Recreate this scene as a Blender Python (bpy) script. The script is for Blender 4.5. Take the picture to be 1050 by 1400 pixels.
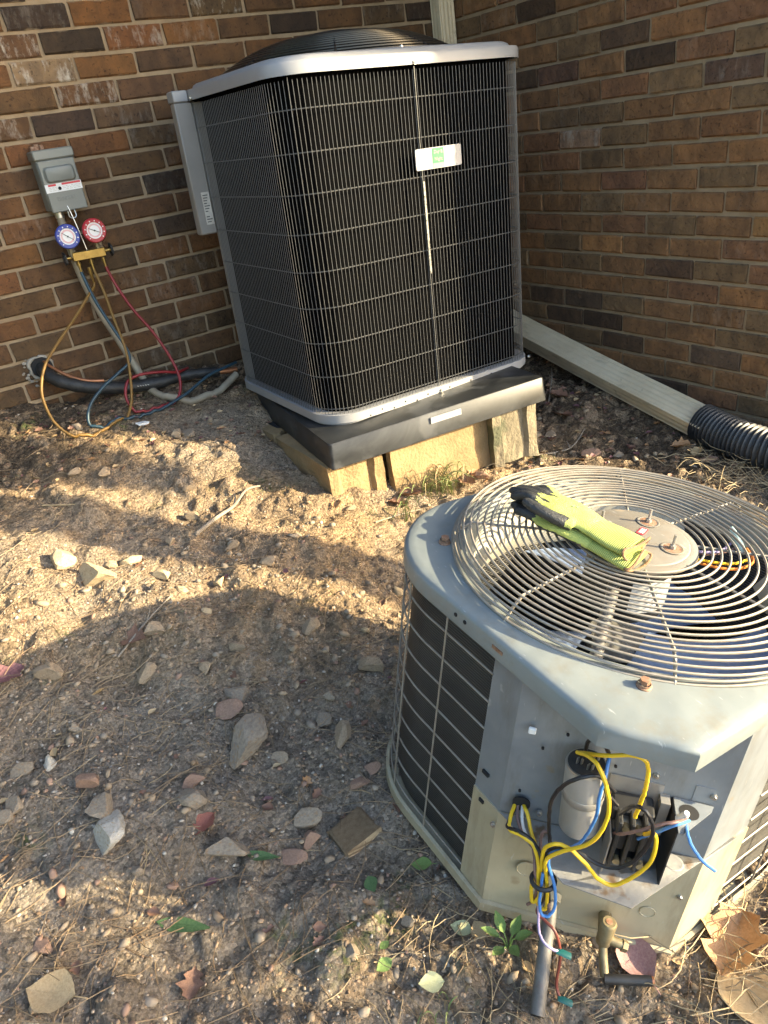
import bpy, bmesh, math, random
import numpy as np
from mathutils import Vector, Matrix, Quaternion
random.seed(7); rng = np.random.default_rng(11)
for o in list(bpy.data.objects): bpy.data.objects.remove(o)
sc = bpy.context.scene
C = sc.collection
R = math.radians

# ------------------------------------------------------------------ camera
cd = bpy.data.cameras.new('camera'); cam = bpy.data.objects.new('camera', cd); C.objects.link(cam)
CR = Vector((0.82144, -0.55225, -0.14235)); CU = Vector((0.36539, 0.31800, 0.87485)); CB = Vector((-0.43787, -0.77065, 0.46300))
CP = Vector((-2.3051, -2.8648, 0.3145))
cam.matrix_world = Matrix(((CR.x, CU.x, CB.x, CP.x), (CR.y, CU.y, CB.y, CP.y), (CR.z, CU.z, CB.z, CP.z), (0, 0, 0, 1)))
cd.sensor_fit = 'VERTICAL'; cd.sensor_height = 24.0; cd.lens = 24.0 * 1014.0 / 1400.0
cd.clip_start = 0.02; cd.clip_end = 500
sc.camera = cam
sc.render.resolution_x = 768; sc.render.resolution_y = 1024
# ------------------------------------------------------------------ light
SUN_AZ = Vector((0.728, -0.6855)); SUN_EL = R(18.0)
S = Vector((SUN_AZ.x * math.cos(SUN_EL), SUN_AZ.y * math.cos(SUN_EL), math.sin(SUN_EL))).normalized()
w = bpy.data.worlds.new('World'); sc.world = w; w.use_nodes = True
nt = w.node_tree
sky = nt.nodes.new('ShaderNodeTexSky'); sky.sky_type = 'NISHITA'; sky.sun_disc = False
sky.sun_elevation = SUN_EL; sky.sun_rotation = math.atan2(S.x, S.y)
sky.air_density = 1.0; sky.dust_density = 1.5; sky.ozone_density = 1.0
nt.links.new(sky.outputs[0], nt.nodes['Background'].inputs[0]); nt.nodes['Background'].inputs[1].default_value = 0.15
sl = bpy.data.lights.new('sun', 'SUN'); sl.energy = 3.3; sl.angle = R(0.55); sl.color = (1.0, 0.84, 0.54)
so = bpy.data.objects.new('sun', sl); C.objects.link(so); so.rotation_euler = S.to_track_quat('Z', 'Y').to_euler()
so.location = (3, -5, 5)
vs = sc.view_settings; vs.view_transform = 'Standard'; vs.look = 'None'; vs.gamma = 1.0; vs.use_curve_mapping = False; vs.exposure = 2.48

# ------------------------------------------------------------------ materials
def _n(t, kind, **kw):
    n = t.nodes.new(kind)
    for k, v in kw.items(): setattr(n, k, v)
    return n
def mat(name, col, col2=None, rough=0.6, metal=0.0, ns=12.0, bump=0.0, bs=90.0, rvar=0.0, lo=0.35, hi=0.65, spots=None, coat=0.0, spec=0.5, dist=0.0):
    m = bpy.data.materials.new(name); m.use_nodes = True; t = m.node_tree; b = t.nodes['Principled BSDF']
    b.inputs['Roughness'].default_value = rough; b.inputs['Metallic'].default_value = metal
    b.inputs['Base Color'].default_value = (*col, 1); b.inputs['Coat Weight'].default_value = coat
    b.inputs['Specular IOR Level'].default_value = spec
    tc = _n(t, 'ShaderNodeTexCoord'); oi = _n(t, 'ShaderNodeObjectInfo')
    add = _n(t, 'ShaderNodeVectorMath', operation='ADD'); mul = _n(t, 'ShaderNodeMath', operation='MULTIPLY'); mul.inputs[1].default_value = 37.0
    t.links.new(oi.outputs['Random'], mul.inputs[0]); t.links.new(tc.outputs['Object'], add.inputs[0]); t.links.new(mul.outputs[0], add.inputs[1])
    if col2 is not None:
        nz = _n(t, 'ShaderNodeTexNoise'); nz.inputs['Scale'].default_value = ns; nz.inputs['Detail'].default_value = 8; nz.inputs['Roughness'].default_value = 0.62
        nz.inputs['Distortion'].default_value = dist
        r = _n(t, 'ShaderNodeValToRGB'); r.color_ramp.elements[0].position = lo; r.color_ramp.elements[1].position = hi
        r.color_ramp.elements[0].color = (*col, 1); r.color_ramp.elements[1].color = (*col2, 1)
        t.links.new(add.outputs[0], nz.inputs['Vector']); t.links.new(nz.outputs['Fac'], r.inputs[0])
        src = r.outputs[0]
        if spots:
            n2 = _n(t, 'ShaderNodeTexNoise'); n2.inputs['Scale'].default_value = spots[1]; n2.inputs['Detail'].default_value = 6
            r2 = _n(t, 'ShaderNodeValToRGB'); r2.color_ramp.elements[0].position = spots[2]; r2.color_ramp.elements[1].position = spots[2] + 0.08
            mx = _n(t, 'ShaderNodeMix', data_type='RGBA'); t.links.new(add.outputs[0], n2.inputs['Vector'])
            t.links.new(n2.outputs['Fac'], r2.inputs[0]); t.links.new(r2.outputs[0], mx.inputs['Factor'])
            t.links.new(src, mx.inputs['A']); mx.inputs['B'].default_value = (*spots[0], 1); src = mx.outputs['Result']
        t.links.new(src, b.inputs['Base Color'])
        if rvar:
            mr = _n(t, 'ShaderNodeMapRange'); mr.inputs['To Min'].default_value = max(0.03, rough - rvar); mr.inputs['To Max'].default_value = min(1, rough + rvar)
            t.links.new(nz.outputs['Fac'], mr.inputs['Value']); t.links.new(mr.outputs[0], b.inputs['Roughness'])
    if bump:
        nb = _n(t, 'ShaderNodeTexNoise'); nb.inputs['Scale'].default_value = bs; nb.inputs['Detail'].default_value = 6
        bp = _n(t, 'ShaderNodeBump'); bp.inputs['Strength'].default_value = bump; bp.inputs['Distance'].default_value = 0.004
        t.links.new(add.outputs[0], nb.inputs['Vector']); t.links.new(nb.outputs['Fac'], bp.inputs['Height']); t.links.new(bp.outputs[0], b.inputs['Normal'])
    return m

def grime(m, col, sx=(3, 3, 1.0), lo=.52, hi=.72, amt=.6, dent=.35):
    t = m.node_tree; b = t.nodes['Principled BSDF']; tc = _n(t, 'ShaderNodeTexCoord'); mp = _n(t, 'ShaderNodeMapping'); mp.inputs['Scale'].default_value = sx
    n = _n(t, 'ShaderNodeTexNoise'); n.inputs['Scale'].default_value = 9; n.inputs['Detail'].default_value = 9; n.inputs['Roughness'].default_value = .7; t.links.new(tc.outputs['Object'], mp.inputs['Vector']); t.links.new(mp.outputs[0], n.inputs['Vector'])
    mr = _n(t, 'ShaderNodeMapRange'); mr.inputs['From Min'].default_value = lo; mr.inputs['From Max'].default_value = hi; mr.inputs['To Max'].default_value = amt; t.links.new(n.outputs['Fac'], mr.inputs['Value'])
    mx = _n(t, 'ShaderNodeMix', data_type='RGBA'); old = b.inputs['Base Color'].links[0].from_socket; t.links.new(old, mx.inputs['A']); mx.inputs['B'].default_value = (*col, 1); t.links.new(mr.outputs[0], mx.inputs['Factor']); t.links.new(mx.outputs['Result'], b.inputs['Base Color'])
    # fine scratches
    mp2 = _n(t, 'ShaderNodeMapping'); mp2.inputs['Scale'].default_value = (240, 40, 30); mp2.inputs['Rotation'].default_value = (.4, .3, .9); n2 = _n(t, 'ShaderNodeTexNoise'); n2.inputs['Scale'].default_value = 1; n2.inputs['Detail'].default_value = 2
    t.links.new(tc.outputs['Object'], mp2.inputs['Vector']); t.links.new(mp2.outputs[0], n2.inputs['Vector']); r2 = _n(t, 'ShaderNodeMapRange'); r2.inputs['From Min'].default_value = .70; r2.inputs['From Max'].default_value = .74; r2.inputs['To Max'].default_value = .35; t.links.new(n2.outputs['Fac'], r2.inputs['Value'])
    m2 = _n(t, 'ShaderNodeMix', data_type='RGBA'); t.links.new(mx.outputs['Result'], m2.inputs['A']); m2.inputs['B'].default_value = (.5, .5, .48, 1); t.links.new(r2.outputs[0], m2.inputs['Factor']); t.links.new(m2.outputs['Result'], b.inputs['Base Color'])
    nd = _n(t, 'ShaderNodeTexNoise'); nd.inputs['Scale'].default_value = 11; nd.inputs['Detail'].default_value = 2; t.links.new(tc.outputs['Object'], nd.inputs['Vector']); bp = _n(t, 'ShaderNodeBump'); bp.inputs['Strength'].default_value = dent; bp.inputs['Distance'].default_value = .012; t.links.new(nd.outputs['Fac'], bp.inputs['Height'])
    if b.inputs['Normal'].links: t.links.new(b.inputs['Normal'].links[0].from_socket, bp.inputs['Normal'])
    t.links.new(bp.outputs[0], b.inputs['Normal'])
def brick_mat(name, per_island=False):
    m = bpy.data.materials.new(name); m.use_nodes = True; t = m.node_tree; b = t.nodes['Principled BSDF']
    b.inputs['Roughness'].default_value = 0.85
    tc = _n(t, 'ShaderNodeTexCoord'); oi = _n(t, 'ShaderNodeObjectInfo'); ge = _n(t, 'ShaderNodeNewGeometry')
    add = _n(t, 'ShaderNodeVectorMath', operation='ADD'); mul = _n(t, 'ShaderNodeMath', operation='MULTIPLY'); mul.inputs[1].default_value = 51.0
    t.links.new(ge.outputs['Random Per Island'] if per_island else oi.outputs['Random'], mul.inputs[0])
    t.links.new(tc.outputs['Object'], add.inputs[0]); t.links.new(mul.outputs[0], add.inputs[1])
    if per_island:
        r = _n(t, 'ShaderNodeValToRGB'); els = r.color_ramp.elements
        els[0].position = 0; els[0].color = (0.30, 0.155, 0.075, 1); els[1].position = 1; els[1].color = (0.09, 0.06, 0.045, 1)
        for p, c in ((0.3, (0.24, 0.14, 0.08, 1)), (0.6, (0.20, 0.125, 0.075, 1)), (0.85, (0.26, 0.14, 0.07, 1))):
            e = els.new(p); e.color = c
        t.links.new(ge.outputs['Random Per Island'], r.inputs[0]); base = r.outputs[0]
    else: base = oi.outputs['Color']
    n1 = _n(t, 'ShaderNodeTexNoise'); n1.inputs['Scale'].default_value = 16; n1.inputs['Detail'].default_value = 8; n1.inputs['Roughness'].default_value = 0.65
    t.links.new(add.outputs[0], n1.inputs['Vector'])
    r1 = _n(t, 'ShaderNodeValToRGB'); r1.color_ramp.elements[0].position = 0.28; r1.color_ramp.elements[0].color = (0.55, 0.54, 0.56, 1)
    r1.color_ramp.elements[1].position = 0.75; r1.color_ramp.elements[1].color = (1.38, 1.28, 1.15, 1)
    t.links.new(n1.outputs['Fac'], r1.inputs[0])
    mm = _n(t, 'ShaderNodeMix', data_type='RGBA', blend_type='MULTIPLY'); mm.inputs['Factor'].default_value = 1
    t.links.new(base, mm.inputs['A']); t.links.new(r1.outputs[0], mm.inputs['B'])
    # soft dark bands across the brick, burnt in by the kiln
    mp = _n(t, 'ShaderNodeMapping'); mp.inputs['Scale'].default_value = (22, 3, 3); n3 = _n(t, 'ShaderNodeTexNoise'); n3.inputs['Scale'].default_value = 1; n3.inputs['Detail'].default_value = 3
    t.links.new(add.outputs[0], mp.inputs['Vector']); t.links.new(mp.outputs[0], n3.inputs['Vector'])
    r3 = _n(t, 'ShaderNodeValToRGB'); r3.color_ramp.elements[0].position = 0.35; r3.color_ramp.elements[0].color = (0.72, 0.72, 0.75, 1); r3.color_ramp.elements[1].position = 0.6
    t.links.new(n3.outputs['Fac'], r3.inputs[0])
    m3 = _n(t, 'ShaderNodeMix', data_type='RGBA', blend_type='MULTIPLY'); m3.inputs['Factor'].default_value = 0.8
    t.links.new(mm.outputs['Result'], m3.inputs['A']); t.links.new(r3.outputs[0], m3.inputs['B'])
    # whitish bloom where the brick has it (object alpha)
    mp2 = _n(t, 'ShaderNodeMapping'); mp2.inputs['Scale'].default_value = (38, 10, 14); n2 = _n(t, 'ShaderNodeTexNoise'); n2.inputs['Scale'].default_value = 1; n2.inputs['Detail'].default_value = 9; n2.inputs['Roughness'].default_value = 0.7
    t.links.new(add.outputs[0], mp2.inputs['Vector']); t.links.new(mp2.outputs[0], n2.inputs['Vector'])
    r2 = _n(t, 'ShaderNodeValToRGB'); r2.color_ramp.elements[0].position = 0.5; r2.color_ramp.elements[1].position = 0.66
    t.links.new(n2.outputs['Fac'], r2.inputs[0])
    inv = _n(t, 'ShaderNodeMath', operation='SUBTRACT'); inv.inputs[0].default_value = 1.0
    if per_island: inv.inputs[1].default_value = 1.0
    else: t.links.new(oi.outputs['Alpha'], inv.inputs[1])
    m2 = _n(t, 'ShaderNodeMath', operation='MULTIPLY'); t.links.new(r2.outputs[0], m2.inputs[0]); t.links.new(inv.outputs[0], m2.inputs[1])
    m4 = _n(t, 'ShaderNodeMix', data_type='RGBA'); t.links.new(m2.outputs[0], m4.inputs['Factor']); t.links.new(m3.outputs['Result'], m4.inputs['A']); m4.inputs['B'].default_value = (0.42, 0.38, 0.32, 1)
    # mortar smeared over the arrises and small pits
    sx = _n(t, 'ShaderNodeSeparateXYZ'); t.links.new(tc.outputs['Object'], sx.inputs[0]); ab = _n(t, 'ShaderNodeMath', operation='ABSOLUTE'); t.links.new(sx.outputs['Z'], ab.inputs[0])
    ns_ = _n(t, 'ShaderNodeTexNoise'); ns_.inputs['Scale'].default_value = 28; ns_.inputs['Detail'].default_value = 7; t.links.new(add.outputs[0], ns_.inputs['Vector'])
    ma = _n(t, 'ShaderNodeMath', operation='MULTIPLY_ADD'); ma.inputs[1].default_value = .022; t.links.new(ns_.outputs['Fac'], ma.inputs[0]); t.links.new(ab.outputs[0], ma.inputs[2])
    mr_ = _n(t, 'ShaderNodeMapRange'); mr_.inputs['From Min'].default_value = .0415; mr_.inputs['From Max'].default_value = .046; mr_.inputs['To Max'].default_value = .75; t.links.new(ma.outputs[0], mr_.inputs['Value'])
    m5 = _n(t, 'ShaderNodeMix', data_type='RGBA'); t.links.new(mr_.outputs[0], m5.inputs['Factor']); t.links.new(m4.outputs['Result'], m5.inputs['A']); m5.inputs['B'].default_value = (0.22, 0.165, 0.105, 1)
    pn = _n(t, 'ShaderNodeTexNoise'); pn.inputs['Scale'].default_value = 95; pn.inputs['Detail'].default_value = 3; t.links.new(add.outputs[0], pn.inputs['Vector'])
    pr_ = _n(t, 'ShaderNodeValToRGB'); pr_.color_ramp.elements[0].position = .30; pr_.color_ramp.elements[0].color = (.45, .43, .42, 1); pr_.color_ramp.elements[1].position = .40; t.links.new(pn.outputs['Fac'], pr_.inputs[0])
    m6 = _n(t, 'ShaderNodeMix', data_type='RGBA', blend_type='MULTIPLY'); m6.inputs['Factor'].default_value = 1; t.links.new(m5.outputs['Result'], m6.inputs['A']); t.links.new(pr_.outputs[0], m6.inputs['B'])
    t.links.new(m6.outputs['Result'], b.inputs['Base Color'])
    nb = _n(t, 'ShaderNodeTexNoise'); nb.inputs['Scale'].default_value = 42; nb.inputs['Detail'].default_value = 10; nb.inputs['Roughness'].default_value = 0.6; nb.inputs['Distortion'].default_value = 0.6
    t.links.new(add.outputs[0], nb.inputs['Vector'])
    bp = _n(t, 'ShaderNodeBump'); bp.inputs['Strength'].default_value = 0.8; bp.inputs['Distance'].default_value = 0.009
    t.links.new(nb.outputs['Fac'], bp.inputs['Height']); t.links.new(bp.outputs[0], b.inputs['Normal'])
    return m

def soil_mat():
    m = bpy.data.materials.new('soil'); m.use_nodes = True; t = m.node_tree; b = t.nodes['Principled BSDF']
    b.inputs['Roughness'].default_value = 0.95; b.inputs['Specular IOR Level'].default_value = 0.15
    ge = _n(t, 'ShaderNodeNewGeometry')
    def noise(s, d=6, r=0.6, dist=0):
        n = _n(t, 'ShaderNodeTexNoise'); n.inputs['Scale'].default_value = s; n.inputs['Detail'].default_value = d; n.inputs['Roughness'].default_value = r; n.inputs['Distortion'].default_value = dist
        t.links.new(ge.outputs['Position'], n.inputs['Vector']); return n.outputs['Fac']
    def ramp(src, *els):
        r = _n(t, 'ShaderNodeValToRGB'); e = r.color_ramp.elements
        e[0].position, e[0].color = els[0][0], (*els[0][1], 1); e[1].position, e[1].color = els[-1][0], (*els[-1][1], 1)
        for p, c in els[1:-1]: x = e.new(p); x.color = (*c, 1)
        t.links.new(src, r.inputs[0]); return r.outputs[0]
    def mix(f, a, bb, mode='MIX'):
        x = _n(t, 'ShaderNodeMix', data_type='RGBA', blend_type=mode)
        if isinstance(f, (int, float)): x.inputs['Factor'].default_value = f
        else: t.links.new(f, x.inputs['Factor'])
        for s_, v in (('A', a), ('B', bb)):
            if isinstance(v, tuple): x.inputs[s_].default_value = (*v, 1)
            else: t.links.new(v, x.inputs[s_])
        return x.outputs['Result']
    base = ramp(noise(7, 9, 0.65, 0.4), (0.3, (0.225, 0.160, 0.102)), (0.5, (0.345, 0.238, 0.138)), (0.72, (0.45, 0.318, 0.185)))
    patch = ramp(noise(2.3, 5), (0.42, (0, 0, 0)), (0.62, (1, 1, 1)))
    c = mix(patch, base, mix(0.65, base, (0.33, 0.275, 0.215)))
    # greyer soil tone toward the front of the yard
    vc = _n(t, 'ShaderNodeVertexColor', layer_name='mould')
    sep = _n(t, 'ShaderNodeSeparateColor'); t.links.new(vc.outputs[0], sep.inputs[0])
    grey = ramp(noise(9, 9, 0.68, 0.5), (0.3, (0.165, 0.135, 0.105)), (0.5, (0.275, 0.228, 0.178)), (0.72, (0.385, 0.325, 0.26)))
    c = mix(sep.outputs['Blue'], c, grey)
    # leaf mould along the house walls
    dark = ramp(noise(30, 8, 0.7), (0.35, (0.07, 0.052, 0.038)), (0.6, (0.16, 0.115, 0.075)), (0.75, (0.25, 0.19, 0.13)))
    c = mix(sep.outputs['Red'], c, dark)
    st_ = ramp(sep.outputs['Green'], (0.0, (0.33, 0.235, 0.155)), (0.3, (0.26, 0.195, 0.14)), (0.6, (0.38, 0.29, 0.205)), (0.85, (0.33, 0.21, 0.145)), (1.0, (0.44, 0.37, 0.29)))
    sm_ = ramp(sep.outputs['Green'], (0.04, (0, 0, 0)), (0.12, (.8, .8, .8)))
    c = mix(sm_, c, mix(0.45, st_, base))
    # thin moss
    ms = ramp(noise(4.2, 6, 0.6, 0.3), (0.60, (0, 0, 0)), (0.70, (1, 1, 1)))
    fine = ramp(noise(60, 5), (0.45, (0, 0, 0)), (0.6, (1, 1, 1)))
    c = mix(mix(1.0, ms, fine, 'MULTIPLY'), c, (0.12, 0.135, 0.055))
    # crumbs of light and dark grit; dark tones also paint in crevice shade
    vo = _n(t, 'ShaderNodeTexVoronoi'); vo.inputs['Scale'].default_value = 130; t.links.new(ge.outputs['Position'], vo.inputs['Vector'])
    sp = _n(t, 'ShaderNodeSeparateColor'); t.links.new(vo.outputs['Color'], sp.inputs[0])
    grit = ramp(sp.outputs['Red'], (0.0, (0.42, 0.42, 0.42)), (0.45, (0.95, 0.95, 0.95)), (0.92, (1.15, 1.15, 1.15)), (1.0, (1.7, 1.65, 1.6)))
    c = mix(0.75, c, grit, 'MULTIPLY')
    c = mix(0.5, c, ramp(noise(240, 4), (0.32, (0.35, 0.35, 0.35)), (0.68, (1.6, 1.6, 1.6))), 'MULTIPLY')
    t.links.new(c, b.inputs['Base Color'])
    h1 = _n(t, 'ShaderNodeMath', operation='MULTIPLY'); h1.inputs[1].default_value = 1.0; t.links.new(noise(70, 10, 0.72), h1.inputs[0])
    h2 = _n(t, 'ShaderNodeMath', operation='MULTIPLY_ADD'); h2.inputs[1].default_value = -0.35; t.links.new(vo.outputs['Distance'], h2.inputs[0]); t.links.new(h1.outputs[0], h2.inputs[2])
    bp = _n(t, 'ShaderNodeBump'); bp.inputs['Strength'].default_value = 1.0; bp.inputs['Distance'].default_value = 0.018
    t.links.new(h2.outputs[0], bp.inputs['Height']); t.links.new(bp.outputs[0], b.inputs['Normal'])
    return m

def fin_mat(name, col, col2, axis, freq, bump=0.6, rough=0.55):
    m = bpy.data.materials.new(name); m.use_nodes = True; t = m.node_tree; b = t.nodes['Principled BSDF']
    b.inputs['Roughness'].default_value = rough
    tc = _n(t, 'ShaderNodeTexCoord'); wv = _n(t, 'ShaderNodeTexWave', wave_type='BANDS', bands_direction=axis); wv.inputs['Scale'].default_value = freq
    wv.inputs['Distortion'].default_value = 0.15
    t.links.new(tc.outputs['Object'], wv.inputs['Vector'])
    nz = _n(t, 'ShaderNodeTexNoise'); nz.inputs['Scale'].default_value = 9; nz.inputs['Detail'].default_value = 8; t.links.new(tc.outputs['Object'], nz.inputs['Vector'])
    ad = _n(t, 'ShaderNodeMath', operation='MULTIPLY'); t.links.new(wv.outputs['Fac'], ad.inputs[0]); t.links.new(nz.outputs['Fac'], ad.inputs[1])
    r = _n(t, 'ShaderNodeValToRGB'); r.color_ramp.elements[0].position = 0.1; r.color_ramp.elements[0].color = (*col, 1); r.color_ramp.elements[1].position = 0.6; r.color_ramp.elements[1].color = (*col2, 1)
    t.links.new(ad.outputs[0], r.inputs[0]); t.links.new(r.outputs[0], b.inputs['Base Color'])
    bp = _n(t, 'ShaderNodeBump'); bp.inputs['Strength'].default_value = bump; bp.inputs['Distance'].default_value = 0.002
    t.links.new(wv.outputs['Fac'], bp.inputs['Height']); t.links.new(bp.outputs[0], b.inputs['Normal'])
    return m

MT = {}
MT['soil'] = soil_mat()
MT['brick'] = brick_mat('fired_brick'); MT['brick_run'] = brick_mat('fired_brick_run', True)
MT['mortar'] = mat('mortar', (0.245, 0.177, 0.107), (0.33, 0.245, 0.153), rough=0.95, ns=14, bump=0.5, bs=160)
MT['caulk'] = mat('sealant', (0.36, 0.335, 0.285), (0.22, 0.195, 0.16), rough=0.9, ns=30, bump=0.8, bs=60)
MT['block'] = mat('concrete_block', (0.20, 0.138, 0.068), (0.31, 0.215, 0.108), rough=0.95, ns=9, bump=1.0, bs=110, spots=((0.24, 0.155, 0.07), 6, 0.58))
MT['block_mossy'] = mat('concrete_block_mossy', (0.16, 0.135, 0.09), (0.27, 0.225, 0.15), rough=0.95, ns=9, bump=1.0, bs=110, spots=((0.10, 0.10, 0.06), 7, 0.55))
MT['pad'] = mat('black_pad_skin', (0.010, 0.011, 0.012), (0.034, 0.036, 0.038), rough=0.46, ns=6, bump=0.03, bs=14, rvar=0.12, spots=((0.06, 0.062, 0.064), 8, 0.58), dist=1.5)
MT['wire_new'] = mat('grey_wire_coat', (0.095, 0.095, 0.095), rough=0.42, metal=0.2)
MT['cover_new'] = mat('grey_enamel', (0.26, 0.26, 0.265), (0.30, 0.30, 0.305), rough=0.38, ns=5, bump=0.03, bs=30, rvar=0.06)
MT['service_new'] = mat('grey_panel_enamel', (0.20, 0.19, 0.175), (0.245, 0.23, 0.21), rough=0.45, ns=4, rvar=0.08)
MT['coil_new'] = fin_mat('coil_black', (0.0008, 0.0008, 0.001), (0.003, 0.003, 0.0033), 'Z', 160, 0.3, 0.95)
MT['coil_new'].node_tree.nodes['Principled BSDF'].inputs['Specular IOR Level'].default_value = 0.04
MT['black_wire'] = mat('black_wire_coat', (0.012, 0.012, 0.013), rough=0.32)
MT['black'] = mat('black_plastic', (0.015, 0.015, 0.016), (0.03, 0.03, 0.03), rough=0.5, ns=20)
MT['dark'] = mat('dark_inside', (0.012, 0.012, 0.013), rough=0.9)
MT['white'] = mat('white_label', (0.78, 0.78, 0.77), (0.66, 0.66, 0.64), rough=0.5, ns=12)
MT['plate'] = mat('name_plate_white', (0.31, 0.31, 0.325), (0.35, 0.35, 0.365), rough=0.35, ns=6)
MT['plate_text'] = mat('plate_lettering', (0.26, 0.27, 0.26), rough=0.5)
MT['paper'] = mat('paper_label', (0.55, 0.52, 0.46), (0.42, 0.39, 0.34), rough=0.7, ns=60)
MT['print'] = mat('label_print', (0.07, 0.07, 0.07), rough=0.7)
MT['green'] = mat('green_print', (0.006, 0.15, 0.06), rough=0.5)
MT['palegreen'] = mat('pale_green_print', (0.12, 0.30, 0.19), rough=0.5)
MT['redprint'] = mat('red_print', (0.55, 0.05, 0.06), rough=0.55)
MT['steel'] = mat('zinc_screw', (0.5, 0.49, 0.46), rough=0.35, metal=0.9)
MT['rust'] = mat('rusty_steel', (0.20, 0.09, 0.045), (0.33, 0.22, 0.15), rough=0.7, metal=0.3, ns=120, bump=0.3)
MT['tape'] = mat('weathered_strip', (0.36, 0.35, 0.33), (0.05, 0.05, 0.05), rough=0.5, ns=120, metal=0.4)
# old unit
MT['old_cover'] = mat('chalky_grey_paint', (0.155, 0.175, 0.175), (0.205, 0.226, 0.222), rough=0.40, ns=4, rvar=0.12, bump=0.06, bs=45, spots=((0.30, 0.27, 0.20), 10, 0.66))
MT['old_bare'] = mat('bare_galvanised', (0.185, 0.205, 0.225), (0.26, 0.28, 0.295), rough=0.45, metal=0.25, ns=6, rvar=0.12, bump=0.05, bs=60, spots=((0.24, 0.21, 0.16), 22, 0.68))
MT['old_shelf'] = mat('dirty_galvanised', (0.22, 0.215, 0.20), (0.32, 0.31, 0.29), rough=0.6, metal=0.2, ns=14, bump=0.3, bs=90, spots=((0.17, 0.115, 0.07), 26, 0.6))
MT['old_beige'] = mat('beige_paint', (0.35, 0.305, 0.205), (0.43, 0.375, 0.26), rough=0.45, ns=5, rvar=0.1, bump=0.05, bs=60, spots=((0.30, 0.24, 0.15), 24, 0.68))
MT['old_wire'] = mat('aged_wire', (0.30, 0.275, 0.23), (0.24, 0.20, 0.155), rough=0.5, metal=0.2, ns=30)
MT['old_coil'] = fin_mat('coil_old', (0.010, 0.0095, 0.009), (0.070, 0.064, 0.055), 'Z', 62, 0.9)
MT['disc'] = mat('grey_motor_cap', (0.14, 0.128, 0.108), (0.185, 0.168, 0.142), rough=0.55, ns=10, spots=((0.28, 0.22, 0.15), 14, 0.66))
MT['blade'] = mat('blade_galv', (0.24, 0.33, 0.52), (0.32, 0.42, 0.64), rough=0.35, metal=0.3, ns=8, rvar=0.1)  # blue base colour stands in for reflected sky
MT['lining'] = mat('dusty_inside', (0.045, 0.05, 0.06), (0.08, 0.085, 0.095), rough=0.8, ns=8)
MT['liner'] = mat('cream_liner', (0.55, 0.52, 0.43), (0.45, 0.42, 0.34), rough=0.6, ns=10)
MT['alu'] = mat('dull_aluminium', (0.42, 0.405, 0.38), (0.30, 0.285, 0.26), rough=0.4, metal=0.6, ns=20, rvar=0.1)
MT['can'] = mat('silver_can', (0.50, 0.485, 0.46), (0.40, 0.385, 0.36), rough=0.35, metal=0.35, ns=14, rvar=0.1)
MT['brass'] = mat('brass', (0.36, 0.245, 0.075), (0.24, 0.16, 0.05), rough=0.38, metal=0.85, ns=40)
MT['brass_old'] = mat('tarnished_brass', (0.27, 0.225, 0.13), (0.19, 0.145, 0.08), rough=0.55, metal=0.5, ns=60)
MT['copper'] = mat('copper', (0.62, 0.27, 0.13), (0.42, 0.18, 0.09), rough=0.4, metal=0.8, ns=40)
MT['pipe_old'] = mat('weathered_copper', (0.085, 0.08, 0.075), (0.19, 0.18, 0.165), rough=0.6, metal=0.3, ns=26, bump=0.15, spots=((0.13, 0.10, 0.085), 22, 0.62))
MT['yellow_w'] = mat('yellow_insulation', (0.72, 0.47, 0.02), rough=0.4)
MT['blue_w'] = mat('blue_insulation', (0.06, 0.20, 0.50), rough=0.42)
MT['black_w'] = mat('black_insulation', (0.012, 0.012, 0.015), rough=0.35)
MT['brown_w'] = mat('brown_insulation', (0.17, 0.10, 0.085), rough=0.45)
MT['red_w'] = mat('red_insulation', (0.16, 0.04, 0.028), rough=0.45)
MT['purple_w'] = mat('purple_insulation', (0.30, 0.25, 0.42), rough=0.45)
MT['orange_w'] = mat('orange_insulation', (0.75, 0.22, 0.03), rough=0.45)
MT['white_w'] = mat('white_insulation', (0.6, 0.6, 0.58), rough=0.45)
MT['teal'] = mat('teal_connector', (0.008, 0.085, 0.08), rough=0.4)
MT['paleblue'] = mat('pale_wire_nut', (0.48, 0.68, 0.66), rough=0.4)
grime(MT['old_cover'], (.17, .145, .10), (2, 2, 2), .5, .72, .55); grime(MT['old_bare'], (.13, .115, .09), (3, 3, .7), .5, .75, .55); grime(MT['old_beige'], (.20, .15, .085), (3, 3, .6), .5, .72, .6); grime(MT['disc'], (.16, .12, .08), (3, 3, 3), .5, .7, .5, .2)
# wall kit
MT['box'] = mat('grey_switch_box', (0.155, 0.165, 0.15), (0.19, 0.20, 0.18), rough=0.42, ns=6, rvar=0.08)
MT['gauge_blue'] = mat('blue_bezel', (0.03, 0.055, 0.30), rough=0.4)
MT['gauge_red'] = mat('red_bezel', (0.42, 0.02, 0.035), rough=0.4)
MT['dial'] = mat('dial_face', (0.80, 0.78, 0.76), rough=0.35)
MT['dial_pink'] = mat('dial_pink', (0.72, 0.42, 0.42), rough=0.35)
MT['hose_blue'] = mat('blue_hose', (0.016, 0.045, 0.065), rough=0.42)
MT['hose_yellow'] = mat('yellow_hose', (0.18, 0.095, 0.015), rough=0.5)
MT['hose_red'] = mat('red_hose', (0.21, 0.012, 0.015), rough=0.42)
MT['foam'] = mat('black_foam', (0.012, 0.012, 0.012), (0.028, 0.027, 0.026), rough=0.55, ns=60, bump=0.4, bs=120)
MT['conduit'] = mat('grey_conduit', (0.30, 0.26, 0.19), (0.22, 0.18, 0.13), rough=0.6, ns=20)
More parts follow.
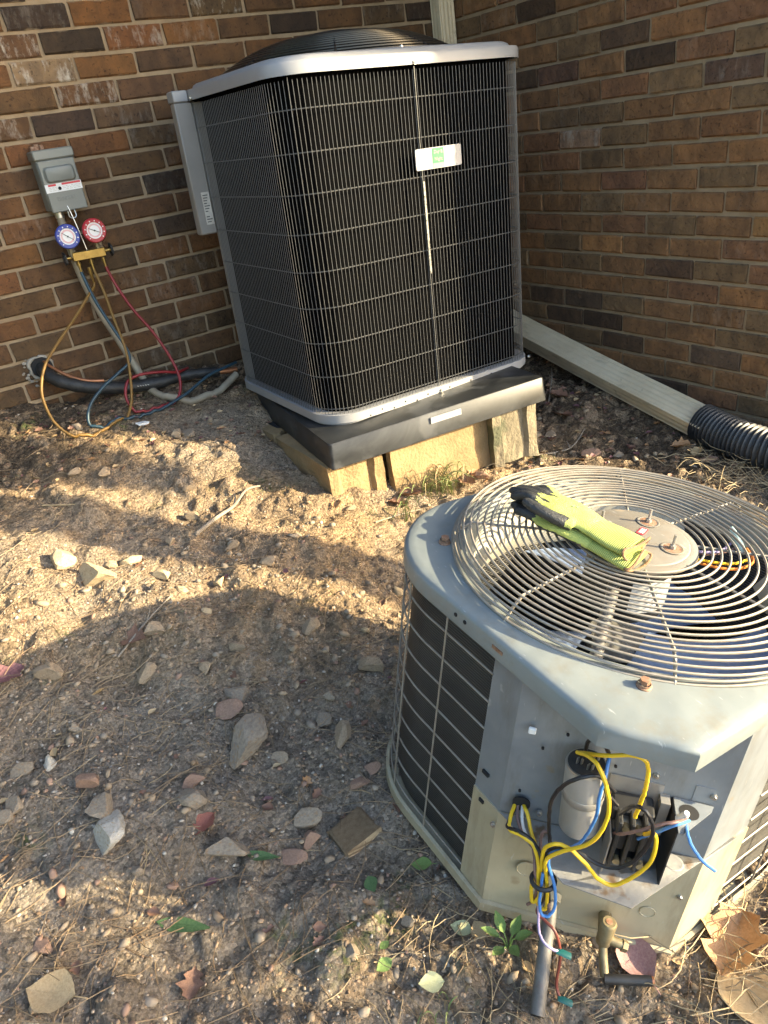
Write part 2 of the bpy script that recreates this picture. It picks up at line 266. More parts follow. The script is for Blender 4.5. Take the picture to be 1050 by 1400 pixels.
MT['downspout'] = mat('cream_aluminium', (0.66, 0.565, 0.40), (0.56, 0.47, 0.32), rough=0.55, ns=7, rvar=0.1, spots=((0.28, 0.235, 0.17), 15, 0.66))
grime(MT['downspout'], (.17, .14, .095), (3, .8, 3), .54, .72, .5, .12)
MT['corrugated'] = mat('black_polyethylene', (0.02, 0.022, 0.026), (0.045, 0.047, 0.05), rough=0.5, ns=20)
# glove
def knit_mat(name, c1, c2, freq):
    m = fin_mat(name, c1, c2, 'X', freq, 0.7, 0.85); return m
MT['knit'] = mat('hi_vis_knit', (0.34, 0.38, 0.09), (0.44, 0.48, 0.135), rough=0.9, ns=30, bump=0.8, bs=420)
MT['rib'] = knit_mat('hi_vis_rib', (0.26, 0.30, 0.065), (0.44, 0.48, 0.15), 105)
MT['hem'] = mat('brown_hem', (0.20, 0.11, 0.055), (0.28, 0.16, 0.09), rough=0.9, ns=60, bump=0.5, bs=300)
MT['nitrile'] = mat('black_nitrile', (0.014, 0.015, 0.016), (0.035, 0.036, 0.036), rough=0.55, ns=25, bump=0.5, bs=260, rvar=0.12, spots=((0.11, 0.10, 0.08), 30, 0.66))
MT['glove_print'] = mat('grey_glove_print', (0.22, 0.30, 0.14), rough=0.9)
# ground things
RK = [mat('stone_tan', (0.27, 0.20, 0.13), (0.37, 0.28, 0.185), rough=0.9, ns=14, bump=0.5, bs=60, spots=((0.20, 0.14, 0.085), 18, 0.6)),
      mat('stone_yellow', (0.40, 0.30, 0.175), (0.50, 0.39, 0.24), rough=0.9, ns=14, bump=0.5, bs=60, spots=((0.28, 0.19, 0.10), 18, 0.6)),
      mat('stone_red', (0.24, 0.145, 0.10), (0.33, 0.21, 0.145), rough=0.9, ns=14, bump=0.5, bs=60),
      mat('stone_grey', (0.22, 0.175, 0.13), (0.34, 0.275, 0.20), rough=0.9, ns=14, bump=0.6, bs=60, spots=((0.30, 0.20, 0.115), 12, 0.57)),
      mat('stone_pale', (0.38, 0.34, 0.28), (0.50, 0.46, 0.39), rough=0.85, ns=16, bump=0.5, bs=60, spots=((0.34, 0.26, 0.17), 15, 0.6))]
def grit_mat(name, *cols):
    m = mat(name, cols[0], rough=0.95, spec=0.2); t = m.node_tree; ge = _n(t, 'ShaderNodeNewGeometry'); r = _n(t, 'ShaderNodeValToRGB'); e = r.color_ramp.elements; r.color_ramp.interpolation = 'CONSTANT'
    e[0].color = (*cols[0], 1); e[1].position = 1 - 1 / len(cols); e[1].color = (*cols[-1], 1)
    for i, c in enumerate(cols[1:-1]): x = e.new((i + 1) / len(cols)); x.color = (*c, 1)
    t.links.new(ge.outputs['Random Per Island'], r.inputs[0]); t.links.new(r.outputs[0], t.nodes['Principled BSDF'].inputs['Base Color']); return m
GRV = [grit_mat('grit_grey', (0.17, 0.135, 0.10), (0.26, 0.205, 0.15), (0.34, 0.27, 0.20), (0.22, 0.16, 0.11), (0.40, 0.35, 0.29)), grit_mat('grit_tan', (0.31, 0.21, 0.13), (0.36, 0.25, 0.16), (0.24, 0.16, 0.10), (0.40, 0.30, 0.21), (0.32, 0.215, 0.14))]
MT['wood'] = fin_mat('split_wood', (0.22, 0.145, 0.08), (0.50, 0.37, 0.225), 'Y', 22, 0.9, 0.9)
MT['twig'] = mat('grey_twig', (0.22, 0.18, 0.135), (0.32, 0.27, 0.21), rough=0.9, ns=40)
MT['needle'] = mat('pine_needle', (0.16, 0.10, 0.055), (0.34, 0.25, 0.15), rough=0.8, ns=3)
MT['straw'] = mat('dry_straw', (0.36, 0.28, 0.165), (0.27, 0.195, 0.11), rough=0.8, ns=5)
def leaf_mat(name, c, c2):
    m = mat(name, c, c2, rough=0.65, ns=25, bump=0.4, bs=80)
    m.node_tree.nodes['Principled BSDF'].inputs['Transmission Weight'].default_value = 0
    return m
LF = dict(brown=leaf_mat('leaf_brown', (0.17, 0.085, 0.055), (0.27, 0.15, 0.095)), purple=leaf_mat('leaf_purple', (0.13, 0.055, 0.06), (0.22, 0.10, 0.10)),
          tan=leaf_mat('leaf_tan', (0.38, 0.26, 0.13), (0.50, 0.36, 0.20)), orange=leaf_mat('leaf_orange', (0.36, 0.19, 0.085), (0.48, 0.28, 0.14)),
          pink=leaf_mat('leaf_pink', (0.30, 0.16, 0.15), (0.42, 0.25, 0.22)), green=leaf_mat('leaf_green', (0.055, 0.115, 0.035), (0.105, 0.17, 0.06)),
          lime=leaf_mat('leaf_lime', (0.13, 0.22, 0.05), (0.22, 0.30, 0.09)), pale=leaf_mat('leaf_pale', (0.42, 0.42, 0.21), (0.50, 0.48, 0.28)), red=leaf_mat('leaf_red', (0.25, 0.075, 0.05), (0.32, 0.12, 0.08)))
MT['grass'] = mat('grass_blade', (0.13, 0.19, 0.055), (0.27, 0.29, 0.11), rough=0.7, ns=9)
MT['bark'] = mat('bark', (0.12, 0.085, 0.06), (0.2, 0.15, 0.11), rough=0.95, ns=14, bump=1.0, bs=30)
MT['crown'] = mat('tree_leaf', (0.05, 0.09, 0.025), (0.10, 0.15, 0.045), rough=0.7, ns=3)
MT['trim'] = mat('white_trim_paint', (0.62, 0.60, 0.55), (0.55, 0.53, 0.48), rough=0.6, ns=6)
MT['shingle'] = mat('asphalt_shingle', (0.09, 0.085, 0.08), (0.15, 0.14, 0.13), rough=0.95, ns=18, bump=0.8)

# ------------------------------------------------------------------ mesh helpers
class MB:
    def __init__(s): s.v = []; s.f = []
    def add(s, vs_, fs): o = len(s.v); s.v += [tuple(p) for p in vs_]; s.f += [tuple(i + o for i in f) for f in fs]; return s
    def box(s, x0, y0, z0, x1, y1, z1, M=None):
        vs_ = [Vector((x, y, z)) for z in (z0, z1) for y in (y0, y1) for x in (x0, x1)]
        if M: vs_ = [M @ p for p in vs_]
        return s.add(vs_, [(0, 2, 3, 1), (4, 5, 7, 6), (0, 1, 5, 4), (2, 6, 7, 3), (0, 4, 6, 2), (1, 3, 7, 5)])
    def cbox(s, x0, y0, z0, x1, y1, z1, b=0.003, M=None, jit=0.0):
        bm = bmesh.new(); bmesh.ops.create_cube(bm, size=1)
        for p in bm.verts: p.co = Vector(((x0 + x1) / 2 + p.co.x * (x1 - x0), (y0 + y1) / 2 + p.co.y * (y1 - y0), (z0 + z1) / 2 + p.co.z * (z1 - z0)))
        bmesh.ops.bevel(bm, geom=bm.edges[:], offset=b, segments=1, affect='EDGES', profile=0.5)
        bm.verts.index_update()
        vs_ = [p.co + Vector((random.uniform(-jit, jit), random.uniform(-jit, jit), random.uniform(-jit, jit))) for p in bm.verts]
        if M: vs_ = [M @ p for p in vs_]
        s.add(vs_, [tuple(q.index for q in f.verts) for f in bm.faces]); bm.free(); return s
    def tube(s, pts, r, n=8, closed=False, cap=True, flat=1.0, up=None):
        pts = [Vector(p) for p in pts]; m = len(pts)
        rs = r if isinstance(r, (list, tuple)) else [r] * m
        T = []
        for i in range(m):
            a = pts[(i - 1) % m] if (closed or i > 0) else pts[i]; b = pts[(i + 1) % m] if (closed or i < m - 1) else pts[i]
            d = (b - a); T.append(d.normalized() if d.length > 1e-9 else Vector((0, 0, 1)))
        u = Vector(up) if up else (Vector((0, 0, 1)) if abs(T[0].z) < 0.9 else Vector((1, 0, 0)))
        N = (u - T[0] * u.dot(T[0])).normalized(); vs_ = []; fs = []
        for i in range(m):
            N = (N - T[i] * N.dot(T[i]))
            N = N.normalized() if N.length > 1e-6 else T[i].orthogonal().normalized()
            B = T[i].cross(N)
            for k in range(n):
                a = 2 * math.pi * k / n; vs_.append(pts[i] + (N * math.cos(a) * flat + B * math.sin(a)) * rs[i])
        for i in range(m if closed else m - 1):
            j = (i + 1) % m
            for k in range(n): fs.append((i * n + k, i * n + (k + 1) % n, j * n + (k + 1) % n, j * n + k))
        if cap and not closed: fs.append(tuple(reversed(range(n)))); fs.append(tuple((m - 1) * n + k for k in range(n)))
        return s.add(vs_, fs)
    def cyl(s, p0, p1, r0, r1=None, n=16): return s.tube([p0, p1], [r0, r0 if r1 is None else r1], n)
    def lathe(s, prof, n=48, M=None):
        vs_ = []; fs = []
        for r, z in prof:
            for k in range(n):
                a = 2 * math.pi * k / n; p = Vector((r * math.cos(a), r * math.sin(a), z)); vs_.append(M @ p if M else p)
        for i in range(len(prof) - 1):
            for k in range(n): fs.append((i * n + k, i * n + (k + 1) % n, (i + 1) * n + (k + 1) % n, (i + 1) * n + k))
        return s.add(vs_, fs)
    def loft(s, rings, close=True, cap0=False, cap1=False):
        n = len(rings[0]); vs_ = [p for r in rings for p in r]; fs = []
        for i in range(len(rings) - 1):
            for k in range(n if close else n - 1): fs.append((i * n + k, i * n + (k + 1) % n, (i + 1) * n + (k + 1) % n, (i + 1) * n + k))
        if cap0: fs.append(tuple(reversed(range(n))))
        if cap1: fs.append(tuple((len(rings) - 1) * n + k for k in range(n)))
        return s.add(vs_, fs)
    def prism(s, poly, z0, z1, M=None):
        a = [Vector((x, y, z0)) for x, y in poly]; b = [Vector((x, y, z1)) for x, y in poly]
        if M: a = [M @ p for p in a]; b = [M @ p for p in b]
        return s.loft([a, b], True, True, True)
    def wall(s, pts, z0, z1, th):           # upright sheet of thickness th along an open plan line, th to the left of travel
        n = len(pts); outs = []
        for i in range(n):
            a = Vector(pts[max(i - 1, 0)]); b = Vector(pts[min(i + 1, n - 1)]); d = (b - a).normalized(); outs.append(Vector(pts[i]) + Vector((-d.y, d.x)) * th)
        ring = [(p[0], p[1]) for p in pts] + [(p.x, p.y) for p in reversed(outs)]
        a = [(x, y, z0) for x, y in ring]; b = [(x, y, z1) for x, y in ring]; m = len(ring); o = len(s.v)
        fs = [(k, (k + 1) % m, m + (k + 1) % m, m + k) for k in range(m)]
        for k in range(n - 1): fs.append((k + 1, k, 2 * n - 1 - k, 2 * n - 2 - k)); fs.append((m + k, m + k + 1, m + 2 * n - 2 - k, m + 2 * n - 1 - k))
        return s.add(a + b, fs)
    def mesh(s, name, m, smooth=False):
        me = bpy.data.meshes.new(name); me.from_pydata(s.v, [], s.f); me.validate(); me.update()
        if m: me.materials.append(m)
        if smooth:
            me.polygons.foreach_set('use_smooth', [True] * len(me.polygons))
            try: me.set_sharp_from_angle(angle=R(38))
            except Exception: pass
        return me
    def build(s, name, m, parent=None, smooth=True):
        return put(name, s.mesh(name, m, smooth), parent)
def put(name, me, parent=None, loc=None, rot=None, scale=None):
    o = bpy.data.objects.new(name, me); C.objects.link(o)
    if parent: o.parent = parent
    if loc is not None: o.location = loc
    if rot is not None: o.rotation_euler = rot
    if scale is not None: o.scale = scale
    return o
def tag(o, label, cat, group=None):
    o['label'] = label; o['category'] = cat
    if group: o['group'] = group
    return o
def thing(name, label, cat, loc=(0, 0, 0), rot=None, group=None, M=None):
    o = bpy.data.objects.new(name, None); C.objects.link(o); o.empty_display_size = 0.05
    if M is not None: o.matrix_world = M
    else:
        o.location = loc
        if rot: o.rotation_euler = rot
    return tag(o, label, cat, group)
def lab(o, t): o['label'] = t; return o
def spline(pts, per=6, closed=False):
    P = [Vector(p) for p in pts]; n = len(P); out = []
    for i in range(n if closed else n - 1):
        p0 = P[(i - 1) % n] if (closed or i > 0) else P[i]; p1 = P[i]; p2 = P[(i + 1) % n]; p3 = P[(i + 2) % n] if (closed or i + 2 < n) else p2
        for k in range(per):
            t = k / per
            out.append(0.5 * ((2 * p1) + (p2 - p0) * t + (2 * p0 - 5 * p1 + 4 * p2 - p3) * t * t + (3 * p1 - p0 - 3 * p2 + p3) * t ** 3))
    if not closed: out.append(P[-1])
    return out
def text_mesh(name, body, size, m, extrude=0.0004):
    cu = bpy.data.curves.new(name, 'FONT'); cu.body = body; cu.size = size; cu.extrude = extrude; cu.align_x = 'CENTER'; cu.align_y = 'CENTER'; cu.space_line = 0.85; cu.offset = size * 0.012
    o = bpy.data.objects.new(name, cu); C.objects.link(o); bpy.context.view_layer.update()
    me = bpy.data.meshes.new_from_object(o.evaluated_get(bpy.context.evaluated_depsgraph_get()))
    bpy.data.objects.remove(o); me.name = name; me.materials.clear(); me.materials.append(m); return me
def screw(mb, p, d, r=0.005, h=0.004):
    p = Vector(p); d = Vector(d).normalized(); mb.cyl(p - d * 0.002, p + d * h * 0.4, r * 1.35, r * 1.35, 10); mb.cyl(p + d * h * 0.4, p + d * h, r, r * 0.85, 6); return mb

# ------------------------------------------------------------------ ground
GP = np.array([(-2.15, 0, -.41), (-1.9, 0, -.41), (-1.48, 0, -.45), (-1.0, 0, -.52), (-.5, 0, -.60), (0, 0, -.66), (0, -1.09, -.775), (0, -1.51, -.81),
    (-1.44, -1.02, -.70), (-.84, -1.02, -.785), (-.6, -1.05, -.79), (-1.85, -2.15, -.895), (-1.66, -2.41, -.955), (-1.72, -1.85, -.87), (-1.1, -2.4, -1.02), (-1.1, -1.85, -.955),
    (-3, 0, -.40), (-3, -1.5, -.68), (-3, -3, -.95), (-2.3, -1.2, -.64), (-2.4, -2.2, -.85), (-2.3, -2.9, -.99), (0, -2.4, -1.0), (0, -3.2, -1.08), (-1.2, -3.2, -1.08)])
def _U(r2): return np.where(r2 > 1e-12, r2 * np.log(r2 + 1e-12), 0)
_n0 = len(GP); _A = np.zeros((_n0 + 3, _n0 + 3)); _A[:_n0, :_n0] = _U(((GP[:, None, :2] - GP[None, :, :2]) ** 2).sum(-1)) + np.eye(_n0) * .02
_A[:_n0, _n0] = 1; _A[:_n0, _n0 + 1:] = GP[:, :2]; _A[_n0, :_n0] = 1; _A[_n0 + 1:, :_n0] = GP[:, :2].T
GW = np.linalg.solve(_A, np.r_[GP[:, 2], 0, 0, 0])
def gbase(x, y):
    x = np.clip(np.asarray(x, float), -3.4, .4); y = np.clip(np.asarray(y, float), -3.6, .2); z = GW[-3] + GW[-2] * x + GW[-1] * y
    for p, q in zip(GP, GW): z = z + q * _U((p[0] - x) ** 2 + (p[1] - y) ** 2)
    return z
_H = np.random.default_rng(5).random((256, 256))
def vnoise(x, y, f, ox=0, oy=0):
    x = np.asarray(x) * f + ox; y = np.asarray(y) * f + oy; xi = np.floor(x).astype(int); yi = np.floor(y).astype(int); u = x - xi; v = y - yi
    u = u * u * u * (u * (u * 6 - 15) + 10); v = v * v * v * (v * (v * 6 - 15) + 10); h = lambda a, b: _H[a & 255, b & 255]
    return (h(xi, yi) * (1 - u) + h(xi + 1, yi) * u) * (1 - v) + (h(xi, yi + 1) * (1 - u) + h(xi + 1, yi + 1) * u) * v - .5
_J = np.random.default_rng(8).random((256, 256, 4))
def clods(x, y, cell, keep, hmax, sd):
    x = np.asarray(x) / cell + sd; y = np.asarray(y) / cell + sd * 1.7; xi = np.floor(x).astype(int); yi = np.floor(y).astype(int); h = np.zeros_like(x); tint = np.zeros_like(x)
    for dx in (-1, 0, 1):
        for dy in (-1, 0, 1):
            j = _J[(xi + dx) & 255, (yi + dy) & 255]; px, py = xi + dx + j[..., 0], yi + dy + j[..., 1]; on_ = j[..., 2] < keep; rad = .28 + .32 * j[..., 3]
            a = j[..., 2] * 40; u, v = x - px, y - py; u, v = u * np.cos(a) + v * np.sin(a), -u * np.sin(a) + v * np.cos(a)
            d = (np.abs(u) ** 2.6 + np.abs(v * 1.45) ** 2.6) ** (1 / 2.6) / rad; q = np.where(on_ & (d < 1), np.minimum(1, (1 - d) * 2.6) * (.55 + .45 * j[..., 3]) * (1 + .5 * u), 0)
            tint = np.where(q > h, j[..., 3] * .8 + .2, tint); h = np.maximum(h, q)
    return h * hmax, tint
def ground(x, y, tints=False):
    x = np.asarray(x, float); y = np.asarray(y, float); z = gbase(x, y)
    fade = np.clip(np.hypot(x + 1.4, y + 2.2) / 0.5, .25, 1)
    z = z + fade * (.050 * vnoise(x, y, 3.1, 3, 9) + .034 * vnoise(x, y, 7.3, 40, 17) + .022 * vnoise(x, y, 17, 80, 2)) + .011 * vnoise(x, y, 39, 11, 90) + .0065 * vnoise(x, y, 85, 55, 31) + .004 * np.abs(vnoise(x, y, 150, 5, 131))
    dens = np.clip(.55 + 1.3 * vnoise(x, y, 2.6, 19, 4), .1, 1)
    h1, t1 = clods(x, y, .062, .30, .017, 3.3); h2, t2 = clods(x, y, .030, .42, .0095, 9.1); h3, t3 = clods(x, y, .075, .14, .012, 21.7)
    t = np.where(h2 > h1, t2, t1); h = np.maximum(h1, h2) * dens
    return (z + h + h3, t * (h > .002) * dens) if tints else z + h + h3
def gz(x, y): return float(ground(np.array([x]), np.array([y]))[0])
def make_ground():
    def axis(a, b, st, far):
        inner = np.arange(a, b, st); o1 = []; d = st
        x = a
        while x > -far: d *= 1.5; x -= d; o1.append(x)
        o2 = []; d = st; x = inner[-1]
        while x < far: d *= 1.5; x += d; o2.append(x)
        return np.r_[o1[::-1], inner, o2]
    X = axis(-2.72, .10, .0058, 60); Y = axis(-2.68, .08, .0058, 60); gx, gy = np.meshgrid(X, Y); z, tn = ground(gx.ravel(), gy.ravel(), True)
    V = np.c_[gx.ravel(), gy.ravel(), z]; nx = len(X); i, j = np.meshgrid(np.arange(nx - 1), np.arange(len(Y) - 1)); a = (j * nx + i).ravel()
    F = np.c_[a, a + 1, a + 1 + nx, a + nx]
    me = bpy.data.meshes.new('ground'); me.vertices.add(len(V)); me.vertices.foreach_set('co', V.ravel()); me.loops.add(F.size); me.loops.foreach_set('vertex_index', F.ravel().astype(np.int32))
    me.polygons.add(len(F)); me.polygons.foreach_set('loop_start', np.arange(0, F.size, 4, dtype=np.int32)); me.update(calc_edges=True); me.validate()
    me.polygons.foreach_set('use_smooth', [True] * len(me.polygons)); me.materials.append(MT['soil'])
    # leaf mould: a strip along the two house walls with a ragged edge
    x, y = V[:, 0], V[:, 1]; n = .5 * vnoise(x, y, 2.3, 7, 7) + .35 * vnoise(x, y, 6, 70, 7)
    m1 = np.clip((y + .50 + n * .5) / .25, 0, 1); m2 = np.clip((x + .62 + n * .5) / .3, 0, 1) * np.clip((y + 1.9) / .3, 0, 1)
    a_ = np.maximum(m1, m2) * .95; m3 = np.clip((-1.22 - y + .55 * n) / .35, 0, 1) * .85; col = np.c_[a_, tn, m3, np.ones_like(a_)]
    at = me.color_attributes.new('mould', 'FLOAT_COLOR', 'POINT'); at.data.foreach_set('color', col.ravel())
    o = put('ground', me); o['kind'] = 'structure'; return o
make_ground()

# ------------------------------------------------------------------ brick walls
L, H = 0.2032, 0.073869
BH, BG = H - 0.0108, 0.0108
BR = (0.150, 0.082, 0.038); OR = (0.225, 0.105, 0.036); DK = (0.030, 0.021, 0.018); GR = (0.120, 0.080, 0.043); RD = (0.150, 0.076, 0.040); PU = (0.060, 0.042, 0.032); PL = (0.30, 0.23, 0.165)
def brick_variants():
    out = []
    for k in range(6):
        mb = MB().cbox(-.5, -.045, -BH / 2, .5, .045, BH / 2, 0.0050, jit=0)
        v = []
        for x, y, z in mb.v:
            j = 0.0024
            v.append((x * (L - BG) + random.uniform(-j, j) * 1.3, y + (random.uniform(-.0022, .0012) if y < 0 else 0), z + random.uniform(-j, j)))
        mb.v = v; out.append(mb.mesh('brick', MT['brick'], False))
    return out
BV = brick_variants()
def pick(seed_, left):
    r = random.random()
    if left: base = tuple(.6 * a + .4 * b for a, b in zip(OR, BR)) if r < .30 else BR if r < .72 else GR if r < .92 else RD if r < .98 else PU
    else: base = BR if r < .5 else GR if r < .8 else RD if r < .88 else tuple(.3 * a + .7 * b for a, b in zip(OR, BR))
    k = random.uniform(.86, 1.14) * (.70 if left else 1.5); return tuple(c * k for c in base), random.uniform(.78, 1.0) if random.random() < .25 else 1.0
def put_brick(wall, axis, a0, a1, z, col, alpha):
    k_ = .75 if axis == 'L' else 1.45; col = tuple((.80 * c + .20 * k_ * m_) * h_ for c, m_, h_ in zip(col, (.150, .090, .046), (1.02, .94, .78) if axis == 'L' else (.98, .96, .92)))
    ln = a1 - a0; mid = (a0 + a1) / 2
    o = bpy.data.objects.new('brick', random.choice(BV)); C.objects.link(o); o.parent = wall
    j = lambda q: random.uniform(-q, q)
    d = .045 - .0005 + j(.0012)
    o.location = (-mid, d, z + j(.0008)) if axis == 'L' else (d, -mid, z + j(.0008))
    o.rotation_euler = (j(.006), j(.005), j(.006) + (0 if axis == 'L' else -math.pi / 2) + (math.pi if False else 0))
    o.scale = (max(.02, ln - BG) / (L - BG), 1, 1)
    o.color = (*col, alpha); return o
wl = thing('brick_wall', 'brown brick house wall behind the grey switch box, gauges and hoses', 'wall')
wr = thing('brick_wall', 'brown brick house wall at right, above the cream downspout lying on the ground', 'wall')
MORT = 0.0068
LX, RY, WTOP = 3.3, 1.71, 1.72
MB().box(-LX, MORT, -1.0, 0.10, .11, WTOP).build('mortar', MT['mortar'], wl, False)
MB().box(MORT, -RY, -1.3, .11, MORT - .001, WTOP).build('mortar', MT['mortar'], wr, False)
SPR = {(-8, 1.5): DK, (-6, 3.5): (0.072, 0.047, 0.040), (-5, 4.0): DK, (-4, 5.5): (0.086, 0.061, 0.054), (-5, 1.0): PU, (-5, 2.0): (0.094, 0.061, 0.050), (-6, 4.5): (0.216, 0.122, 0.061), (-8, 4.5): (0.173, 0.151, 0.126), (-2, 2.5): (0.259, 0.194, 0.144),
       (-2, 5.5): RD, (3, 3.0): (0.302, 0.169, 0.076), (4, 4.5): PU, (6, 1.5): PU, (6, 2.5): (0.065, 0.049, 0.043), (7, 2.0): PU, (7, 3.0): DK, (8, 3.5): PU, (8, 5.5): (0.086, 0.065, 0.054), (2, 6.5): (0.230, 0.130, 0.061), (10, 4.5): DK, (0, 3.5): (0.158, 0.079, 0.061), (-7, 1.0): (0.194, 0.108, 0.050)}
SPR_A = {(-2, 2.5): .35, (-8, 4.5): .6, (-4, 5.5): .75}
# dark / pale / orange bricks of the left wall, by course and position
SPL = {(0, 2.5): DK, (0, 1.5): OR, (0, .5): BR, (0, -.5): GR, (-1, 3.0): DK, (1, 3.0): RD, (1, 2.0): DK, (1, 1.0): OR, (1, 0.0): OR, (2, 2.5): PL, (2, 1.5): OR, (2, .5): (0.108, 0.068, 0.043), (3, 2.0): BR, (3, 3.0): BR, (3, 1.0): (0.137, 0.086, 0.049), (4, 2.5): PU, (4, 3.5): BR,
       (4, 1.5): (0.130, 0.090, 0.054), (5, 2.0): OR, (5, 3.0): OR, (7, 1.0): DK, (9, 1.0): PU, (6, 1.5): BR, (6, 2.5): BR, (7, 2.0): GR, (8, 1.5): BR, (1, -2.0): DK, (1, -5.0): DK, (8, 3.5): OR, (9, 4.0): OR, (10, 3.0): OR, (10, 4.5): OR, (14, 2.2): PU, (11, 4.0): BR, (8, .5): (0.158, 0.094, 0.054)}
SPL_A = {(0, -.5): .15, (1, 3.0): .05, (1, 1.0): .35, (2, 2.5): 0.0, (3, 2.0): .3, (4, 3.5): .4, (1, 0.0): .8}
ROWOFF = {0: -.06, 2: .07, 5: .03, 10: -.04, 12: -.03}
runL, runR = MB(), MB()
for k in range(-22, 13):
    z = -k * H
    if z > WTOP - H: continue
    u = -1.5 if k % 2 else -1.0
    while True:
        a0, a1 = (u + .9765) * L, (u + 1.9765) * L
        if a0 > RY - .02: break
        b0, b1 = max(a0, 0.002), min(a1, RY)
        if b1 - b0 > .02:
            key = (k, u + .5); c, al = pick(0, False)
            if key in SPR: c = tuple(q * random.uniform(1.2, 1.35) * e for q, e in zip(SPR[key], (1, .93, .8))); al = SPR_A.get(key, 1.0)
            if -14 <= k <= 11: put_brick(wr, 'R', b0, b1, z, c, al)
            else: runR.box(-.0005, -b1 + BG / 2, z - BH / 2, .05, -b0 - BG / 2, z + BH / 2)
        u += 1
for j in range(-14, 21):
    z = .7488 - j * H
    if z > WTOP - H or z < -.75: continue
    u = -7.0 + ROWOFF.get(j, 0) + (.5 if j % 2 else 0)
    while True:
        a0, a1 = (u + 5.5409) * L, (u + 6.5409) * L
        if a0 > LX - .02: break
        b0, b1 = max(a0, 0.004), min(a1, LX)
        if b1 - b0 > .02:
            key = (j, round((u + .5 - ROWOFF.get(j, 0)) * 2) / 2); c, al = pick(0, True)
            if key in SPL: c = tuple(q * random.uniform(.70, .80) for q in SPL[key])
            al = SPL_A.get(key, al)
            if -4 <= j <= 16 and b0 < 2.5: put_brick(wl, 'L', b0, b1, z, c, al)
            else: runL.box(-b1 + BG / 2, -.0005, z - BH / 2, -b0 - BG / 2, .05, z + BH / 2)
        u += 1
for mb_, p_ in ((runL, wl), (runR, wr)):
    o = mb_.build('brick_courses', MT['brick_run'], p_, False); o['kind'] = 'stuff'
# sealant round the pipe hole
mb = MB(); pts = []; rr = []
for k in range(26):
    a = 2 * math.pi * k / 26; r0 = .032 + random.uniform(-.005, .006) + (.008 if math.cos(a) < -.2 else 0)
    pts.append((-1.962 + r0 * math.cos(a), -.004, -.281 + r0 * 1.1 * math.sin(a))); rr.append(random.uniform(.0035, .008))
mb.tube(pts, rr, 7, closed=True)
for k in range(16): 
    a = random.uniform(2.2, 5.2); q = (-1.968 + .052 * math.cos(a) + random.uniform(-.012, .012), -.003, -.285 + .055 * math.sin(a) + random.uniform(-.015, .01)); r0 = random.uniform(.003, .007)
    mb.tube([(q[0] - r0, q[1], q[2]), q, (q[0] + r0, q[1], q[2])], [r0 * .5, r0, r0 * .5], 6)
lab(mb.build('sealant', MT['caulk'], wl), 'crumbling white sealant round the pipe hole')
mb = MB().lathe([(.036, 0), (.036, .01), (.0, .01)], 20, Matrix.Translation((-1.962, -.002, -.281)) @ Matrix.Rotation(R(90), 4, 'X')); mb.build('pipe_hole', MT['dark'], wl, False)
# deepened eave and a canopy, added above the frame to shade the corner
def slab(name, parent, x0, y0, x1, y1, z):
    MB().box(x0, y0, z, x1, y1, z + .03).build('soffit', MT['trim'], parent, False)
    mb = MB(); mb.box(x0 - .02, y0 - .02, z - .02, x0 - .001, y1 + .02, z + .16); mb.box(x0 + .0, y0 - .02, z - .02, x1, y0 - .001, z + .16); mb.build('fascia', MT['trim'], parent, False)
    MB().loft([[(x0 - .06, y0 - .06, z + .162), (x1, y0 - .06, z + .162), (x1, y1, z + .162), (x0 - .06, y1, z + .162)], [(x0 - .06, y0 - .06, z + .18), (x1, y0 - .06, z + .9), (x1, y1, z + .9), (x0 - .06, y1, z + .18)]], True, True, True).build('roof', MT['shingle'], parent, False)
slab('porch', wr, -.85, -3.0, 2.6, -.73, 1.50)  # canopy extent and height chosen to block sun from the left wall
MB().box(-LX, -.70, 1.55, .0, .005, 1.58).build('soffit', MT['trim'], wl, False)  # eave reach enlarged to darken this wall
MB().box(-LX, -.72, 1.52, -.90, -.701, 1.74).build('fascia', MT['trim'], wl, False)

# ------------------------------------------------------------------ downspout and drain pipe
ds = thing('downspout', 'cream ribbed downspout from the wall corner down to the ground along the right wall', 'downspout')
def ribbed(width, depth, ribs=4):
    # cross section (u across, v outwards) with shallow flutes on the two broad and two narrow sides
    pts = []
    def side(p, q, n, amp):
        p, q = Vector(p), Vector(q); d = q - p; nn = Vector((d.y, -d.x)).normalized()
        for i in range(n * 4):
            t = (i + .5) / (n * 4); pts.append(p + d * t - nn * (amp * (.5 - .5 * math.cos(2 * math.pi * n * t)) if .1 < t < .9 else 0))
    a, b = width / 2, depth / 2
    side((-a, -b), (a, -b), ribs, .004); side((a, -b), (a, b), 3, .003); side((a, b), (-a, b), ribs, .004); side((-a, b), (-a, -b), 3, .003)
    return pts
def extrude_section(mb, sec, pts, up):
    rings = []; pts = [Vector(p) for p in pts]
    for i, p in enumerate(pts):
        t = (pts[min(i + 1, len(pts) - 1)] - pts[max(i - 1, 0)]).normalized(); u_ = Vector(up); v = (u_ - t * u_.dot(t)).normalized(); s_ = t.cross(v)
        rings.append([p + s_ * q.x + v * q.y for q in sec])
    return mb.loft(rings, True, True, True)
sec = ribbed(.078, .058)
extrude_section(MB(), sec, [(-.052, -.034, 1.48), (-.052, -.034, -.36)], (0, -1, 0)).build('pipe', MT['downspout'], ds)
extrude_section(MB(), sec, [(-.052, -.036, -.355), (-.052, -.05, -.42), (-.056, -.10, -.485), (-.06, -.17, -.52)], (0, -.6, .8)).build('elbow', MT['downspout'], ds)
sec2 = ribbed(.098, .072, 5)
tw = (.22, -.05, .97)
extrude_section(MB(), sec2, [(-.062, -.15, -.522), (-.082, -.46, -.592), (-.125, -1.0, -.695), (-.158, -1.43, -.772)], (-.35, .25, .9)).build('extension', MT['downspout'], ds)
